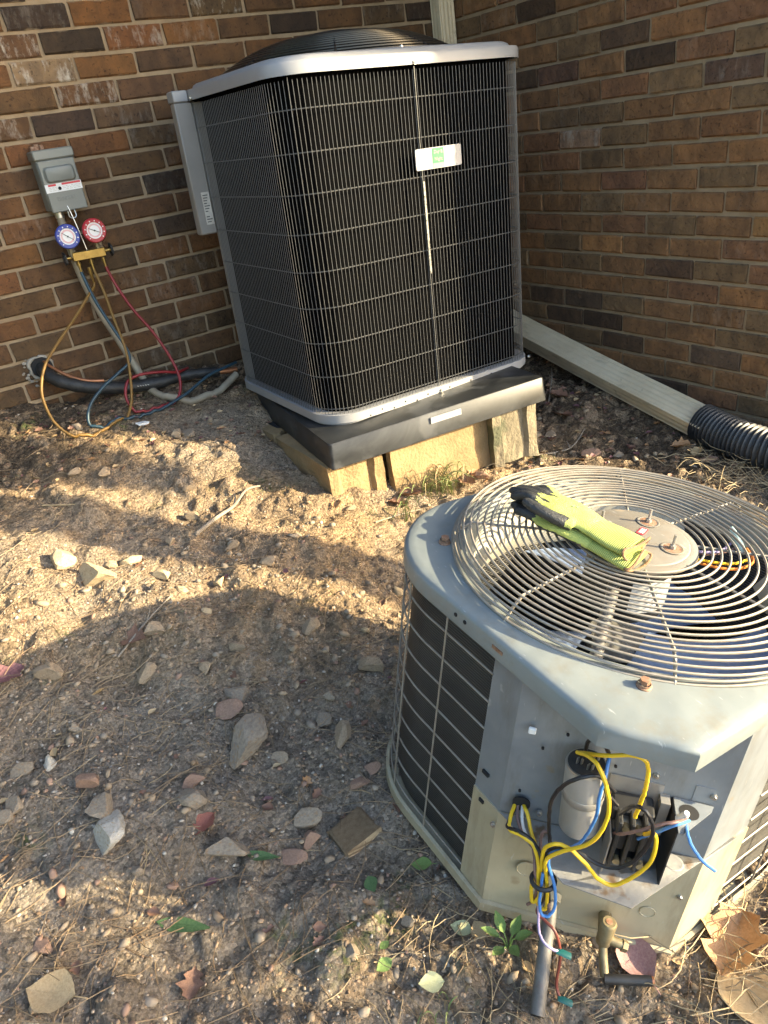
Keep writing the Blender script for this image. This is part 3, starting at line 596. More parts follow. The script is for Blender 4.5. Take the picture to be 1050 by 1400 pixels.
dp = thing('drain_pipe', 'black corrugated drain pipe sleeved over the end of the cream downspout', 'pipe')
ctr = spline([(-.150, -1.385, -.766), (-.160, -1.50, -.785), (-.158, -1.64, -.797), (-.12, -1.82, -.808), (-.03, -2.05, -.83)], 30)
rs = [.062 + .0045 * math.cos(2 * math.pi * i / 4.0) for i in range(len(ctr))]
ctr2 = []
for i in range(len(ctr) - 1): ctr2 += [ctr[i], ctr[i].lerp(ctr[i + 1], .5)]
rs = [.063 + .005 * math.cos(2 * math.pi * i / 7.0) for i in range(len(ctr2))]
MB().tube(ctr2, rs, 28).build('corrugated_tube', MT['corrugated'], dp)

# ------------------------------------------------------------------ new condenser
def rrect(x0, y0, x1, y1, r, n=10):
    rs_ = r if isinstance(r, (list, tuple)) else [r] * 4; out = []
    for (cx, cy, a0), q in zip(((x0, y0, 180), (x1, y0, 270), (x1, y1, 0), (x0, y1, 90)), rs_):
        q = max(q, 1e-4); ox = cx + (q if cx == x0 else -q); oy = cy + (q if cy == y0 else -q)
        for k in range(n + 1): a = R(a0 + 90 * k / n); out.append((ox + q * math.cos(a), oy + q * math.sin(a)))
    return out
def dense(poly, st=.03):
    out = []; n = len(poly)
    for i in range(n):
        a = Vector(poly[i]); b = Vector(poly[(i + 1) % n]); k = max(1, int((b - a).length / st))
        for q in range(k): p = a.lerp(b, q / k); out.append((p.x, p.y))
    return out
def resample(pts, st):
    P = [Vector(p) for p in pts]; cum = [0]
    for i in range(1, len(P)): cum.append(cum[-1] + (P[i] - P[i - 1]).length)
    n = int(cum[-1] / st); out = []; i = 0
    for k in range(n + 1):
        d = k * cum[-1] / n
        while i < len(P) - 2 and cum[i + 1] < d: i += 1
        t = (d - cum[i]) / max(1e-9, cum[i + 1] - cum[i]); out.append(P[i].lerp(P[i + 1], t))
    return out
UW, UD, UH, UR = .837, .84, .985, .105
um = Matrix.Translation((-1.3399, -.9391, -.5)) @ Quaternion(Vector((.0064, .0342, -.006)).normalized(), .0353).to_matrix().to_4x4()
nu = thing('air_conditioner', 'tall new grey air conditioner with fine wire guard, standing on the black pad', 'air conditioner', M=um)
def front_path(off):
    # open line: rear left post, round the front left corner, front, right side, back
    x0, y0, x1, y1 = -off, -off, UW + off, UD + off; r = UR + off; p = [(x0, .635)]
    for k in range(13): a = R(180 + 90 * k / 12); p.append((x0 + r + r * math.cos(a), y0 + r + r * math.sin(a)))
    for k in range(13): a = R(270 + 90 * k / 12); p.append((x1 - r + r * math.cos(a), y0 + r + r * math.sin(a)))
    for k in range(9): a = R(90 * k / 8); p.append((x1 - r + r * math.cos(a), y1 - r + r * math.sin(a)))
    p.append((.1, y1)); return p
MB().wall(resample(front_path(-.026), .02), .03, UH - .01, .03).build('coil', MT['coil_new'], nu)
ol = rrect(-.012, -.012, UW + .012, UD + .012, UR + .012); ol0 = rrect(-.004, -.004, UW + .004, UD + .004, UR); olm = rrect(.02, .02, UW - .02, UD - .02, UR - .02)
def cut(P): return [(max(x, (y - .64) * .55 - .012) if y > .62 else x, y) for x, y in P]
z3 = lambda P, z: [(x, y, z) for x, y in P]
ol, ol0, olm = cut(dense(ol, .02)), cut(dense(ol0, .02)), cut(dense(olm, .02))
ol, ol0, olm = [P[:min(len(ol), len(ol0), len(olm))] for P in (ol, ol0, olm)]
MB().loft([z3(olm, .001), z3(ol0, .001), z3(ol0, .004), z3(ol, .008), z3(ol, .034), z3(ol0, .0355), z3(olm, .034)], True, True, True).build('base_pan', MT['cover_new'], nu)
# top cover with its round opening
cx, cy, hr = UW / 2, UD / 2, .365
od = cut(dense(rrect(-.014, -.014, UW + .014, UD + .014, UR + .014)))
def off_ring(P, k, z): return [(cx + (x - cx) * k, cy + (y - cy) * k, z) for x, y in P]
def circ_ring(P, r, z):
    o = []
    for x, y in P: a = math.atan2(y - cy, x - cx); o.append((cx + r * math.cos(a), cy + r * math.sin(a), z))
    return o
MB().loft([off_ring(od, .985, UH - .034), off_ring(od, 1, UH - .036), off_ring(od, 1.0, UH - .012), off_ring(od, .994, UH - .006), off_ring(od, .955, UH - .004), off_ring(od, .945, UH + .004), off_ring(od, .925, UH + .009), circ_ring(od, hr + .015, UH + .013), circ_ring(od, hr, UH + .010), circ_ring(od, hr - .004, UH - .10)]).build('top_cover', MT['cover_new'], nu)
MB().lathe([(.37, UH - .12), (.3, UH - .14), (.0, UH - .14)], 40, Matrix.Translation((cx, cy, 0))).build('fan_deck', MT['dark'], nu)
# fan guard: black rings
for k in range(17):
    r0 = hr + .005 - k * .0165; zz = UH + .014 + .074 * (1 - (k / 16 - 1) ** 2 if k < 16 else 1) if True else 0
    MB().tube([(cx + r0 * math.cos(2 * math.pi * q / 72), cy + r0 * math.sin(2 * math.pi * q / 72), zz) for q in range(72)], .0034, 6, closed=True).build('guard_ring', MT['black_wire'], nu)
for q in range(8):
    a = 2 * math.pi * q / 8 + .25
    MB().tube([(cx + (hr + .02 - k * .0165) * math.cos(a), cy + (hr + .02 - k * .0165) * math.sin(a), UH + .006 + .074 * (1 - (min(k, 16) / 16 - 1) ** 2)) for k in range(18)], .004, 6).build('guard_spoke', MT['black_wire'], nu)
MB().lathe([(0, UH + .100), (.085, UH + .098), (.095, UH + .09), (.095, UH + .07), (0, UH + .07)], 32, Matrix.Translation((cx, cy, 0))).build('motor_cap', MT['black'], nu)
# wire guard of the coil
gp = resample(front_path(.004), .0126)
wire_me = MB().tube([(0, 0, .034), (0, 0, UH - .046)], .00095, 5).mesh('guard_wire', MT['wire_new'], True)
for p in gp[1:-1]:
    if p.y > .72 and p.x > .2 and p.x < UW - .1: continue
    put('guard_wire', wire_me, nu, (p.x, p.y, 0))
hp = [(p.x, p.y, 0) for p in resample(front_path(.0015), .02)]
hme = MB().tube(hp, .0016, 5).mesh('guard_hoop', MT['wire_new'], True)
for k in range(9): put('guard_hoop', hme, nu, (0, 0, .052 + k * .1025))
sp_ = front_path(.008)
for (x, y) in ((.032, .028), (.405, -.0085)):
    mb = MB().tube([(x, y, .02), (x, y, UH - .04)], .0016, 6); mb.build('guard_retainer', MT['wire_new'], nu)
mb = MB().cbox(.4015, -.0145, .395, .4085, -.011, .655, .001, jit=.0012); lab(mb.build('weathered_strip', MT['tape'], nu), 'crinkled silvery strip on the middle retainer')
for p, d in (((.035, .022, UH - .028), (-.7, -.7, 0)), ((.405, -.014, UH - .03), (0, -1, 0)), ((UW + .012, .1, UH - .03), (1, 0, 0)), ((-.014, .60, UH - .03), (-1, 0, 0)), ((-.014, .645, UH - .03), (-1, 0, 0)), ((.41, -.012, .02), (0, -1, 0)), ((.05, .01, .02), (-.7, -.7, 0)), ((UW, 0.03, .022), (.7, -.7, 0)), ((.1, .1, UH + .018), (0, 0, 1)), ((.40, .035, UH + .02), (0, 0, 1))):
    screw(MB(), Vector(p) - Vector((0, 0, .010 if p[2] > UH else 0)), d, .0048, .006).build('screw', MT['steel'], nu)
hole_me = MB().cyl((0, 0, 0), (0, -.0012, 0), .0028, n=8).mesh('drain_hole', MT['dark'])
for k in range(14): put('drain_hole', hole_me, nu, (.13 + k * .045, -.0118, .013 + (.008 if k % 2 else 0)))
# corner post and service box on the left
MB().cbox(-.002, .622, .03, .027, .640, UH - .039, .002).build('corner_post', MT['service_new'], nu)
MB().wall([(.004, .642), (.115, UD)], .03, UH - .04, -.004).build('side_panel', MT['service_new'], nu, False)
sbx = MB().cbox(-.063, .6255, .555, -.0035, .665, UH - .0385, .004); sbx.build('service_box', MT['service_new'], nu)
MB().cbox(-.064, .622, UH - .038, -.0145, .675, UH - .006, .003).build('service_box_lid', MT['cover_new'], nu)
st = MB().box(-.036, .6235, .585, -.010, .6253, .685).build('rating_label', MT['paper'], nu, False); lab(st, 'small white rating label with fine print')
mb = MB()
for k in range(11):
    if k in (3,): continue
    mb.box(-.033, .6229, .592 + k * .0082, -.033 + random.uniform(.008, .02), .6234, .595 + k * .0082)
mb.build('label_print', MT['print'], st, False)
# name plate
npz = .712
pl = MB().prism([(x, z) for x, z in rrect(.384, -.028, .550, .028, .005, 4)], 0, .004, Matrix.Translation((0, -.008, npz)) @ Matrix.Rotation(R(90), 4, 'X')).build('name_plate', MT['plate'], nu); lab(pl, 'white name plate with a green square')
MB().box(.443, -.0128, npz - .014, .485, -.0122, npz + .026).build('green_square', MT['green'], pl, False)
MB().box(.443, -.0128, npz - .0265, .485, -.0122, npz - .0142).build('pale_square', MT['palegreen'], pl, False)
for tx, zz in (('Day &', .0155), ('Night', -.0035)):
    put('lettering', text_mesh('lettering', tx, .0128, MT['plate_text']), pl, (.464, -.0131, npz + zz), (R(90), 0, 0))
def rule(mb, x): pass

# pad and blocks below
pm = Matrix.Translation((-1.417, -1.036, -.58)) @ Matrix.Rotation(R(-7.6), 4, 'Z')
pad = thing('condenser_pad', 'glossy black lightweight pad under the tall new air conditioner', 'pad', M=pm)
pw, pdp = .785, .80
oo = rrect(0, 0, pw, pdp, .012, 4); ot = rrect(.004, .004, pw - .004, pdp - .004, .012, 4); oi_ = rrect(.02, .02, pw - .02, pdp - .02, .012, 4)
MB().loft([z3(rrect(.012, .012, pw - .012, pdp - .012, .01, 4), .004), z3(oo, 0), z3(oo, .004), z3(ot, .0765), z3(rrect(.0065, .0065, pw - .0065, pdp - .0065, .012, 4), .0795), z3(oi_, .0795)], True, True, True).build('slab', MT['pad'], pad)
lb = MB().box(.345, -.0022, .046, .455, -.0002, .066).build('sticker', MT['plate'], pad, False); lab(lb, 'small white sticker on the pad edge')
mb = MB()
for k in range(5): mb.box(.37 + k * .012, -.0028, .051, .378 + k * .012, -.0023, .058)
mb.build('sticker_print', MT['paper'], lb, False)
def block(label, loc, rz, m, ln=.39, wd=.19, ht=.19, rx=0, end=True):
    b = thing('concrete_block', label, 'concrete block', loc, (rx, 0, rz), 'concrete blocks under the pad')
    # plan outline with hollow-block end flanges; two cores
    f = .032; i = .016; a, c = ln / 2, wd / 2
    out = [(-a, -c), (a, -c), (a, -c + f), (a - i, -c + f + .012), (a - i, c - f - .012), (a, c - f), (a, c), (-a, c), (-a, c - f), (-a + i, c - f - .012), (-a + i, -c + f + .012), (-a, -c + f)]
    mb = MB().prism(out, -ht, 0)
    mb.v = [(x + random.uniform(-.003, .003), y + random.uniform(-.003, .003), z + random.uniform(-.002, .002)) for x, y, z in mb.v]
    bm = bmesh.new(); me_ = mb.mesh('body', m, False); bm.from_mesh(me_); bmesh.ops.triangulate(bm, faces=[f for f in bm.faces if len(f.verts) > 4]); bmesh.ops.subdivide_edges(bm, edges=bm.edges[:], cuts=4, use_grid_fill=True)
    for v in bm.verts: q = v.co; k1 = vnoise(np.array([q.x + q.z * .7]), np.array([q.y - q.z * .4]), 30, 3 + loc[0] * 9, 7)[0]; k2 = vnoise(np.array([q.x - q.z]), np.array([q.y + q.z * .8]), 70, 33, 17)[0]; v.co += Vector((k1 * .008 + k2 * .004, k2 * .007 + k1 * .003, k1 * .003))
    bm.to_mesh(me_); bm.free(); put('body', me_, b)
    mb = MB()
    for sx in (-1, 1): mb.prism(rrect(sx * a * .5 - .06, -.055, sx * a * .5 + .06, .055, .02, 4), -.0, .0008)
    mb.build('core', MT['dark'], b, False)
    return b
zt = -.584
block('yellowish concrete block under the front left corner of the black pad, grooved end forward', (-1.315, -.815, zt), R(88), MT['block'], .39)
block('concrete block behind the front left one, under the left edge of the pad', (-1.31, -.40, zt), R(91), MT['block'], .39)
block('sunlit concrete block along the front of the pad, right of the grooved block end', (-1.005, -.945, zt), R(-4), MT['block'], .39)
block('mossy shaded concrete block under the right front corner of the pad', (-.725, -.93, zt), R(80), MT['block_mossy'], .36, .17)

# ------------------------------------------------------------------ old condenser
on = Vector((.155, -.125, 1)).normalized(); oe1 = Vector((0, 1, 0)).cross(on).normalized(); oe2 = on.cross(oe1)
ob = Vector((-1.425, -2.161, -.397)) - on * .55
OM = Matrix(((oe1.x, oe2.x, on.x, ob.x), (oe1.y, oe2.y, on.y, ob.y), (oe1.z, oe2.z, on.z, ob.z), (0, 0, 0, 1)))
ou = thing('air_conditioner', 'old square air conditioner with open wiring corner, tilted on the dirt in front', 'air conditioner', M=OM)
X0, X1, Y0, Y1 = -.347, .308, -.319, .328
def old_path(off):
    r = .20 + off; p = [(X0 - off, -.035)]
    for k in range(13): a = R(180 - 90 * k / 12); p.append((X0 - off + r + r * math.cos(a), Y1 + off - r + r * math.sin(a)))
    for k in range(13): a = R(90 - 90 * k / 12); p.append((X1 + off - r + r * math.cos(a), Y1 + off - r + r * math.sin(a)))
    for k in range(13): a = R(0 - 90 * k / 12); p.append((X1 + off - r + r * math.cos(a), Y0 - off + r + r * math.sin(a)))
    p.append((-.03, Y0 - off)); return p
MB().wall(resample(old_path(-.014), .02), .02, .505, -.03).build('coil', MT['old_coil'], ou)
def full_outline(off):
    p = old_path(off); return list(reversed(p)) + [(X0 - off, -.095), (-.146 - off * .3, Y0 - off)] if False else [(-.03, Y0 - off), (-.144, Y0 - off)][::-1] * 0 + [(X0 - off, -.094 - off * .4), (-.144 - off * .4, Y0 - off)] + list(reversed(p))
# base pan
b0, b1, b2 = full_outline(.004), full_outline(.011), full_outline(-.03)
MB().loft([z3(b2, -.002), z3(b0, -.004), z3(b1, 0), z3(b1, .020), z3(b0, .021), z3(b0, .006), z3(b2, .006)], True, True, True).build('base_pan', MT['old_beige'], ou)
# bare upper and painted lower corner panels
pth = [(X0, -.034), (X0 - .001, -.094), (-.144, Y0 - .001), (-.029, Y0)]
MB().wall(pth, .236, .512, .003).build('upper_panel', MT['old_bare'], ou, False)
pth2 = [(X0 - .0025, -.034), (X0 - .0035, -.0955), (-.1445, Y0 - .0035), (-.029, Y0 - .0025)]
lw = MB().wall(pth2, .010, .2375, .003).build('lower_panel', MT['old_beige'], ou, False); lab(lw, 'beige painted lower panel')
# shelf of the wiring corner
shp = [(X0 - .003, -.098), (-.353, -.238), (-.298, -.315), (-.062, -.3235), (-.144, Y0 - .004)]
MB().prism(shp, .2385, .2405).build('wiring_shelf', MT['old_shelf'], ou, False)
# top cover
co = [(X0 - .006, -.232), (-.280, Y0 - .006), (X1 + .008 - .206, Y0 - .006)]
for k in range(1, 13): a = R(270 + 90 * k / 12); co.append((X1 + .008 - .206 + .206 * math.cos(a), Y0 - .006 + .206 + .206 * math.sin(a)))
for k in range(13): a = R(90 * k / 12); co.append((X1 + .008 - .206 + .206 * math.cos(a), Y1 + .008 - .206 + .206 * math.sin(a)))
for k in range(13): a = R(90 + 90 * k / 12); co.append((X0 - .006 + .206 + .206 * math.cos(a), Y1 + .008 - .206 + .206 * math.sin(a)))
cod = dense(co, .025); OHR = .292
def oring(P, k, z): return [(x * k, y * k, z) for x, y in P]
def ocirc(P, r, z): return [(r * x / math.hypot(x, y), r * y / math.hypot(x, y), z) for x, y in P]
def inset(P, d, z):
    out = []; n = len(P)
    for i in range(n):
        a = Vector(P[i - 1]); b = Vector(P[(i + 1) % n]); t = (b - a).normalized(); nn = Vector((-t.y, t.x)); q = Vector(P[i]) + nn * d; out.append((q.x, q.y, z))
    return out
MB().loft([inset(cod, .003, .508), inset(cod, 0, .507), inset(cod, 0, .533), inset(cod, .0025, .538), inset(cod, .008, .541), inset(cod, .02, .5425), ocirc(cod, OHR + .014, .547), ocirc(cod, OHR + .006, .5465), ocirc(cod, OHR, .541), ocirc(cod, OHR - .008, .515)]).build('top_cover', MT['old_cover'], ou)
lab(MB().lathe([(OHR - .007, .516), (OHR - .012, .49), (OHR - .018, .445), (OHR - .006, .41)], 72).build('fan_shroud', MT['liner'], ou), 'cream fan shroud below the guard')
MB().lathe([(.30, .41), (.285, .03), (0, .03)], 36).build('inner_lining', MT['lining'], ou)
# fan guard
OUTR = ((.301, .5765), (.3065, .5695), (.311, .562), (.3145, .5545), (.3175, .5475))
def gz_prof(r): return .5805 if r < .29 else .5805 - .034 * ((r - .29) / .03) ** 1.3
NR = 20
RAD = [.112 + k * .0127 for k in range(NR - 5)] + [q[0] for q in OUTR]
for k, r0 in enumerate(RAD):
    z0 = .5805 - .00010 * k if k < NR - 5 else OUTR[k - NR + 5][1]; sh = max(0, 1 - k / 14)
    MB().tube([(r0 * math.cos(2 * math.pi * q / 96), r0 * math.sin(2 * math.pi * q / 96) + .018 * sh + .004, z0 + .0014 * math.sin(6 * math.pi * q / 96 + k)) for q in range(96)], .0021, 6, closed=True).build('guard_ring', MT['old_wire'], ou)
for q in range(8):
    a = R(228 + 45 * q); pts = [((.06 + t * .262) * math.cos(a), (.06 + t * .262) * math.sin(a) + .018 * (1 - t) + .003, gz_prof(.06 + t * .262) - .0042) for t in [i / 14 for i in range(15)]]
    MB().tube(pts, .0026, 6).build('guard_spoke', MT['old_wire'], ou)
# motor cap
DC = Vector((.000, .020, .006))
dprof = [(0, .5765), (.086, .5755), (.0885, .5745), (.0895, .5735), (.099, .573), (.103, .5705), (.104, .566), (.100, .562), (.0, .562)]
cap = MB().lathe(dprof, 56, Matrix.Translation(DC)).build('motor_cap', MT['disc'], ou)
for q in range(4):
    a = R(20 + 90 * q); c = DC + Vector((.062 * math.cos(a), .062 * math.sin(a), 0))
    MB().lathe([(.020, .5772), (.0185, .5779), (.0165, .5776), (.0155, .5770), (0, .5768)], 20, Matrix.Translation(c)).build('bolt_well', MT['disc'], cap)
    MB().lathe([(.0150, .5772), (0, .5772)], 20, Matrix.Translation(c)).build('well_floor', MT['rust'], cap)
    mb = MB(); mb.cyl(c + Vector((0, 0, .572)), c + Vector((0, 0, .583)), .0055, n=6); mb.cyl(c + Vector((0, 0, .583)), c + Vector((0, 0, .602)), .0026, n=8); mb.build('stud', MT['alu'], cap)
lg = MB().prism(rrect(-.013, -.0065, .013, .0065, .002, 3), .5768, .5776, Matrix.Translation((.022, .024, .006)) @ Matrix.Rotation(R(18), 4, 'Z')).build('red_badge', MT['redprint'], cap)
mb = MB()
for k in range(3): mb.box(-.009, -.0040 + k * .0032, .5777, .009, -.0026 + k * .0032, .5780, Matrix.Translation((.022, .024, .006)) @ Matrix.Rotation(R(18), 4, 'Z'))
mb.build('badge_lines', MT['white'], lg, False)
# motor, blades, rod
MB().lathe([(0, .56), (.07, .56), (.072, .55), (.072, .45), (.05, .43), (0, .43)], 32, Matrix.Translation(DC)).build('fan_motor', MT['black'], ou)
ml = MB(); 
for i in range(9):
    pass
arc = [(.0735 * math.cos(R(a)), .0735 * math.sin(R(a))) for a in range(225, 292, 6)]
ml = MB().loft([[(DC.x + x, DC.y + y, .475) for x, y in arc], [(DC.x + x, DC.y + y, .535) for x, y in arc]], False).build('motor_label', MT['white'], ou)
for q in range(3):
    a0 = R(268 + 120 * q); rows = []
    for i in range(9):
        t = i / 8; r0 = .05 + .215 * t; rows.append([])
        for j in range(7):
            s_ = j / 6; wd = R(44 + 40 * t); a = a0 + (s_ - .5) * wd * 1.15 + .20 * t
            rows[-1].append((DC.x * .4 + r0 * math.cos(a), DC.y * .4 + r0 * math.sin(a), 0.375 + .07 * (s_ - .5) + .012 * math.sin(math.pi * s_)))
    top = rows; bot = [[(x, y, z - .002) for x, y, z in r] for r in rows]
    mb = MB(); mb.loft(top, False); mb.loft([list(reversed(r)) for r in bot], False); mb.build('fan_blade', MT['blade'], ou)
MB().lathe([(0, .385), (.05, .38), (.055, .36), (0, .35)], 24, Matrix.Translation((DC.x * .5, DC.y * .5, 0))).build('fan_hub', MT['alu'], ou)
mb = MB().tube(spline([(-.03, .02, .535), (-.10, -.03, .528), (-.19, -.09, .50), (-.26, -.14, .47)], 16), [.0095 + .0012 * (i % 2) for i in range(49)], 10); lab(mb.build('motor_conduit', MT['pipe_old'], ou), 'grey flexible conduit below the guard')
for c_, z_, pts in (('purple_w', .53, [(.10, -.01, .54), (.16, -.04, .535), (.22, -.03, .53)]), ('yellow_w', .53, [(.09, -.02, .535), (.15, -.07, .53), (.20, -.08, .53)]), ('orange_w', .53, [(.085, -.025, .535), (.14, -.08, .528), (.195, -.09, .53), (.22, -.06, .535)]), ('brown_w', .53, [(.10, 0, .538), (.15, -.035, .53), (.21, -.045, .53)])):
    MB().tube(spline(pts, 8), .0026, 7).build('motor_wire', MT[c_], ou)
for k in range(3):
    p = Vector((.205 + .012 * k, -.062 + .014 * k, .535)); MB().tube([p, p + Vector((.012, .016, .006)), p + Vector((.018, .026, .009))], [.0065, .0058, .004], 10).build('wire_nut', MT['paleblue'], ou)
# rust bolts on the cover
for (x, y) in ((-.252, -.214), (-.262, .205), (.25, .23)):
    m4 = Matrix.Translation((x, y, .545)); mb = MB().lathe([(.0105, -.001), (.0105, .002), (.009, .003), (.009, .006), (.0085, .0062)], 20, m4); mb.cyl((x, y, .5508), (x, y, .5575), .0072, n=6); mb.build('cover_bolt', MT['rust'], ou)
for (x, y, z, d, r0) in ((-.3535, .055, .524, (-1, 0, 0), .0035), (-.3535, .033, .524, (-1, 0, 0), .0035),):
    MB().cyl((x + .002, y, z), (x - .0006, y, z), r0, n=10).build('screw_hole', MT['dark'], ou)
mb = MB().box(-.3540, -.052, .521, -.352, -.030, .527); mb.build('slot', MT['rust'], ou, False)
# wire guard round the coil
vme = MB().tube([(0, 0, .012), (0, 0, .51)], .0017, 6).mesh('guard_wire', MT['old_wire'], True)
gpp = resample(old_path(.004), .108)
for p in gpp[1:-1]: put('guard_wire', vme, ou, (p.x, p.y, 0))
hme2 = MB().tube([(p.x, p.y, 0) for p in resample(old_path(.001), .02)], .0017, 6).mesh('guard_hoop', MT['old_wire'], True)
for k in range(9): put('guard_hoop', hme2, ou, (0, 0, .036 + k * .0545))
# panel frame: s along panel, w outwards, z up
PA = Vector((-.335, -.115, 0)); PT = Vector((.689, -.725, 0)); PO = Vector((-.725, -.689, 0))
def P3(s_, w_, z): return PA + PT * s_ + PO * w_ + Vector((0, 0, z))
PMAT = Matrix(((PT.x, PO.x, 0, PA.x), (PT.y, PO.y, 0, PA.y), (0, 0, 1, 0), (0, 0, 0, 1)))
FL = Matrix(((PT.x, 0, PO.x, PA.x), (PT.y, 0, PO.y, PA.y), (0, 1, 0, 0), (0, 0, 0, 1)))   # local x=s, y=z(up), z=w
# capacitor
ca, cb = P3(.088, .036, .292), P3(.078, .036, .415); ax = (cb - ca).normalized()
capo = MB().tube([ca, ca + ax * .004, cb - ax * .004, cb], [.0255, .028, .028, .0285], 32).build('capacitor', MT['can'], ou)
MB().tube([cb + ax * .0002, cb + ax * .003], [.0282, .0275], 32).build('rim', MT['steel'], capo)
MB().tube([cb + ax * .003, cb + ax * .0036], [.0255, .0255], 28).build('lid', MT['black'], capo)
mb = MB()
for dx, dy in ((-.010, .004), (.004, .012), (.012, -.006)):
    for e_ in (-.003, .003): q = cb + PT * (dx + e_) + PO * dy; MB().box(-.0022, -.0008, 0, .0022, .0008, .013, Matrix.Translation(q)).build('terminal', MT['steel'], capo, False)
MB().lathe([(.0287, 0), (.0293, .001), (.0293, .013), (.0287, .014)], 32, Matrix.Translation(ca + ax * .062)).build('strap', MT['alu'], capo)
lb2 = MB(); arcp = [R(a) for a in range(-10, 40, 8)]
# contactor
ct = MB().cbox(.128, .002, .262, .186, .038, .345, .003, PMAT).build('contactor', MT['black'], ou, False)
mb = MB()
for s0 in (.134, .151, .168): mb.cbox(s0, .0385, .258, s0 + .006, .066, .350, .0015, PMAT)
mb.cbox(.130, .0385, .285, .184, .056, .325, .002, PMAT); mb.build('contact_housing', MT['black'], ct, False)
mb = MB()
for s0 in (.145, .163, .178):
    for zz in (.270, .338): MB().cyl(P3(s0, .0566, zz), P3(s0, .066, zz), .0052, n=12).build('terminal', MT['brass_old'], ct); MB().box(s0 - .006, .038, zz - .008, s0 + .006, .0565, zz - .003, PMAT).build('terminal_plate', MT['steel'], ct, False)
MB().box(.121, .0005, .255, .196, .0025, .372, PMAT).build('mounting_plate', MT['alu'], ct, False)
mb = MB().box(.1265, .04, .255, .1285, .075, .325, PMAT); mb.build('side_plate', MT['alu'], ct, False)
# knockout bracket right of it
br = MB().box(.2095, .002, .241, .2115, .064, .352, PMAT).build('bracket', MT['black'], ou, False); lab(br, 'dark folded sheet bracket')
tri = [(.2115, .002), (.266, .006), (.262, .016), (.218, .066), (.2115, .066)]
MB().prism(tri, .3525, .3545, PMAT).build('flange', MT['old_bare'], br, False)
m4 = PMAT @ Matrix.Translation((.230, .026, .355)); MB().lathe([(.0135, .0), (0, .0004)], 24, m4).build('wire_hole', MT['dark'], br)
MB().tube([P3(.216, .040, .352), P3(.219, .042, .362), P3(.221, .044, .372)], [.007, .006, .004], 10).build('bushing', MT['white'], br)
MB().box(.236, .0015, .3545, .262, .003, .385, PMAT).build('tab', MT['old_bare'], br, False)
MB().box(.193, .0015, .29, .206, .02, .355, PMAT).build('clip', MT['alu'], br, False)
# knockouts, holes and screws on panels
for (s_, w_, r0) in ((.142, .066, .0165), (.236, .020, .0145)):
    MB().lathe([(r0, .2408), (r0 - .0015, .2415), (r0 - .003, .2412), (0, .2413)], 28, PMAT @ Matrix.Translation((s_, w_, 0))).build('knockout', MT['old_shelf'], ou)
MB().cyl(P3(.006, .0015, .274), P3(.006, .0045, .274), .0135, n=24).build('wire_hole', MT['dark'], ou)
for (s_, z, w_) in ((.181, .387, .002), (.232, .338, .004), (.262, .372, .004), (.035, .262, .003), (-.03, .215, .004), (.268, .15, .004)): screw(MB(), P3(s_, w_, z), PO, .0036, .005).build('screw', MT['steel'], ou)
for (s_, z) in ((.124, .389), (.02, .395), (.05, .43), (.0, .30)): MB().cyl(P3(s_, .001, z), P3(s_, .0042, z), .0022, n=8).build('screw_hole', MT['dark'], ou)
MB().cbox(-.005, .002, .421, .006, .008, .432, .0015, PMAT).build('foam_bit', MT['white'], ou, False)
MB().lathe([(.0125, .0045), (.0118, .0055), (.0112, .0045), (0, .0048)], 28, FL @ Matrix.Translation((.231, .097, 0))).build('knockout', MT['old_beige'], ou)
MB().lathe([(.0165, .0045), (.0158, .0055), (.0152, .0045), (0, .0048)], 28, FL @ Matrix.Translation((.035, .13, 0))).build('knockout', MT['old_beige'], ou)
MB().box(X0 - .0058, -.062, .222, X0 - .0024, -.052, .228).build('slot', MT['dark'], ou, False); MB().box(X0 - .0045, -.062, .282, X0 - .0008, -.048, .288).build('slot', MT['dark'], ou, False)
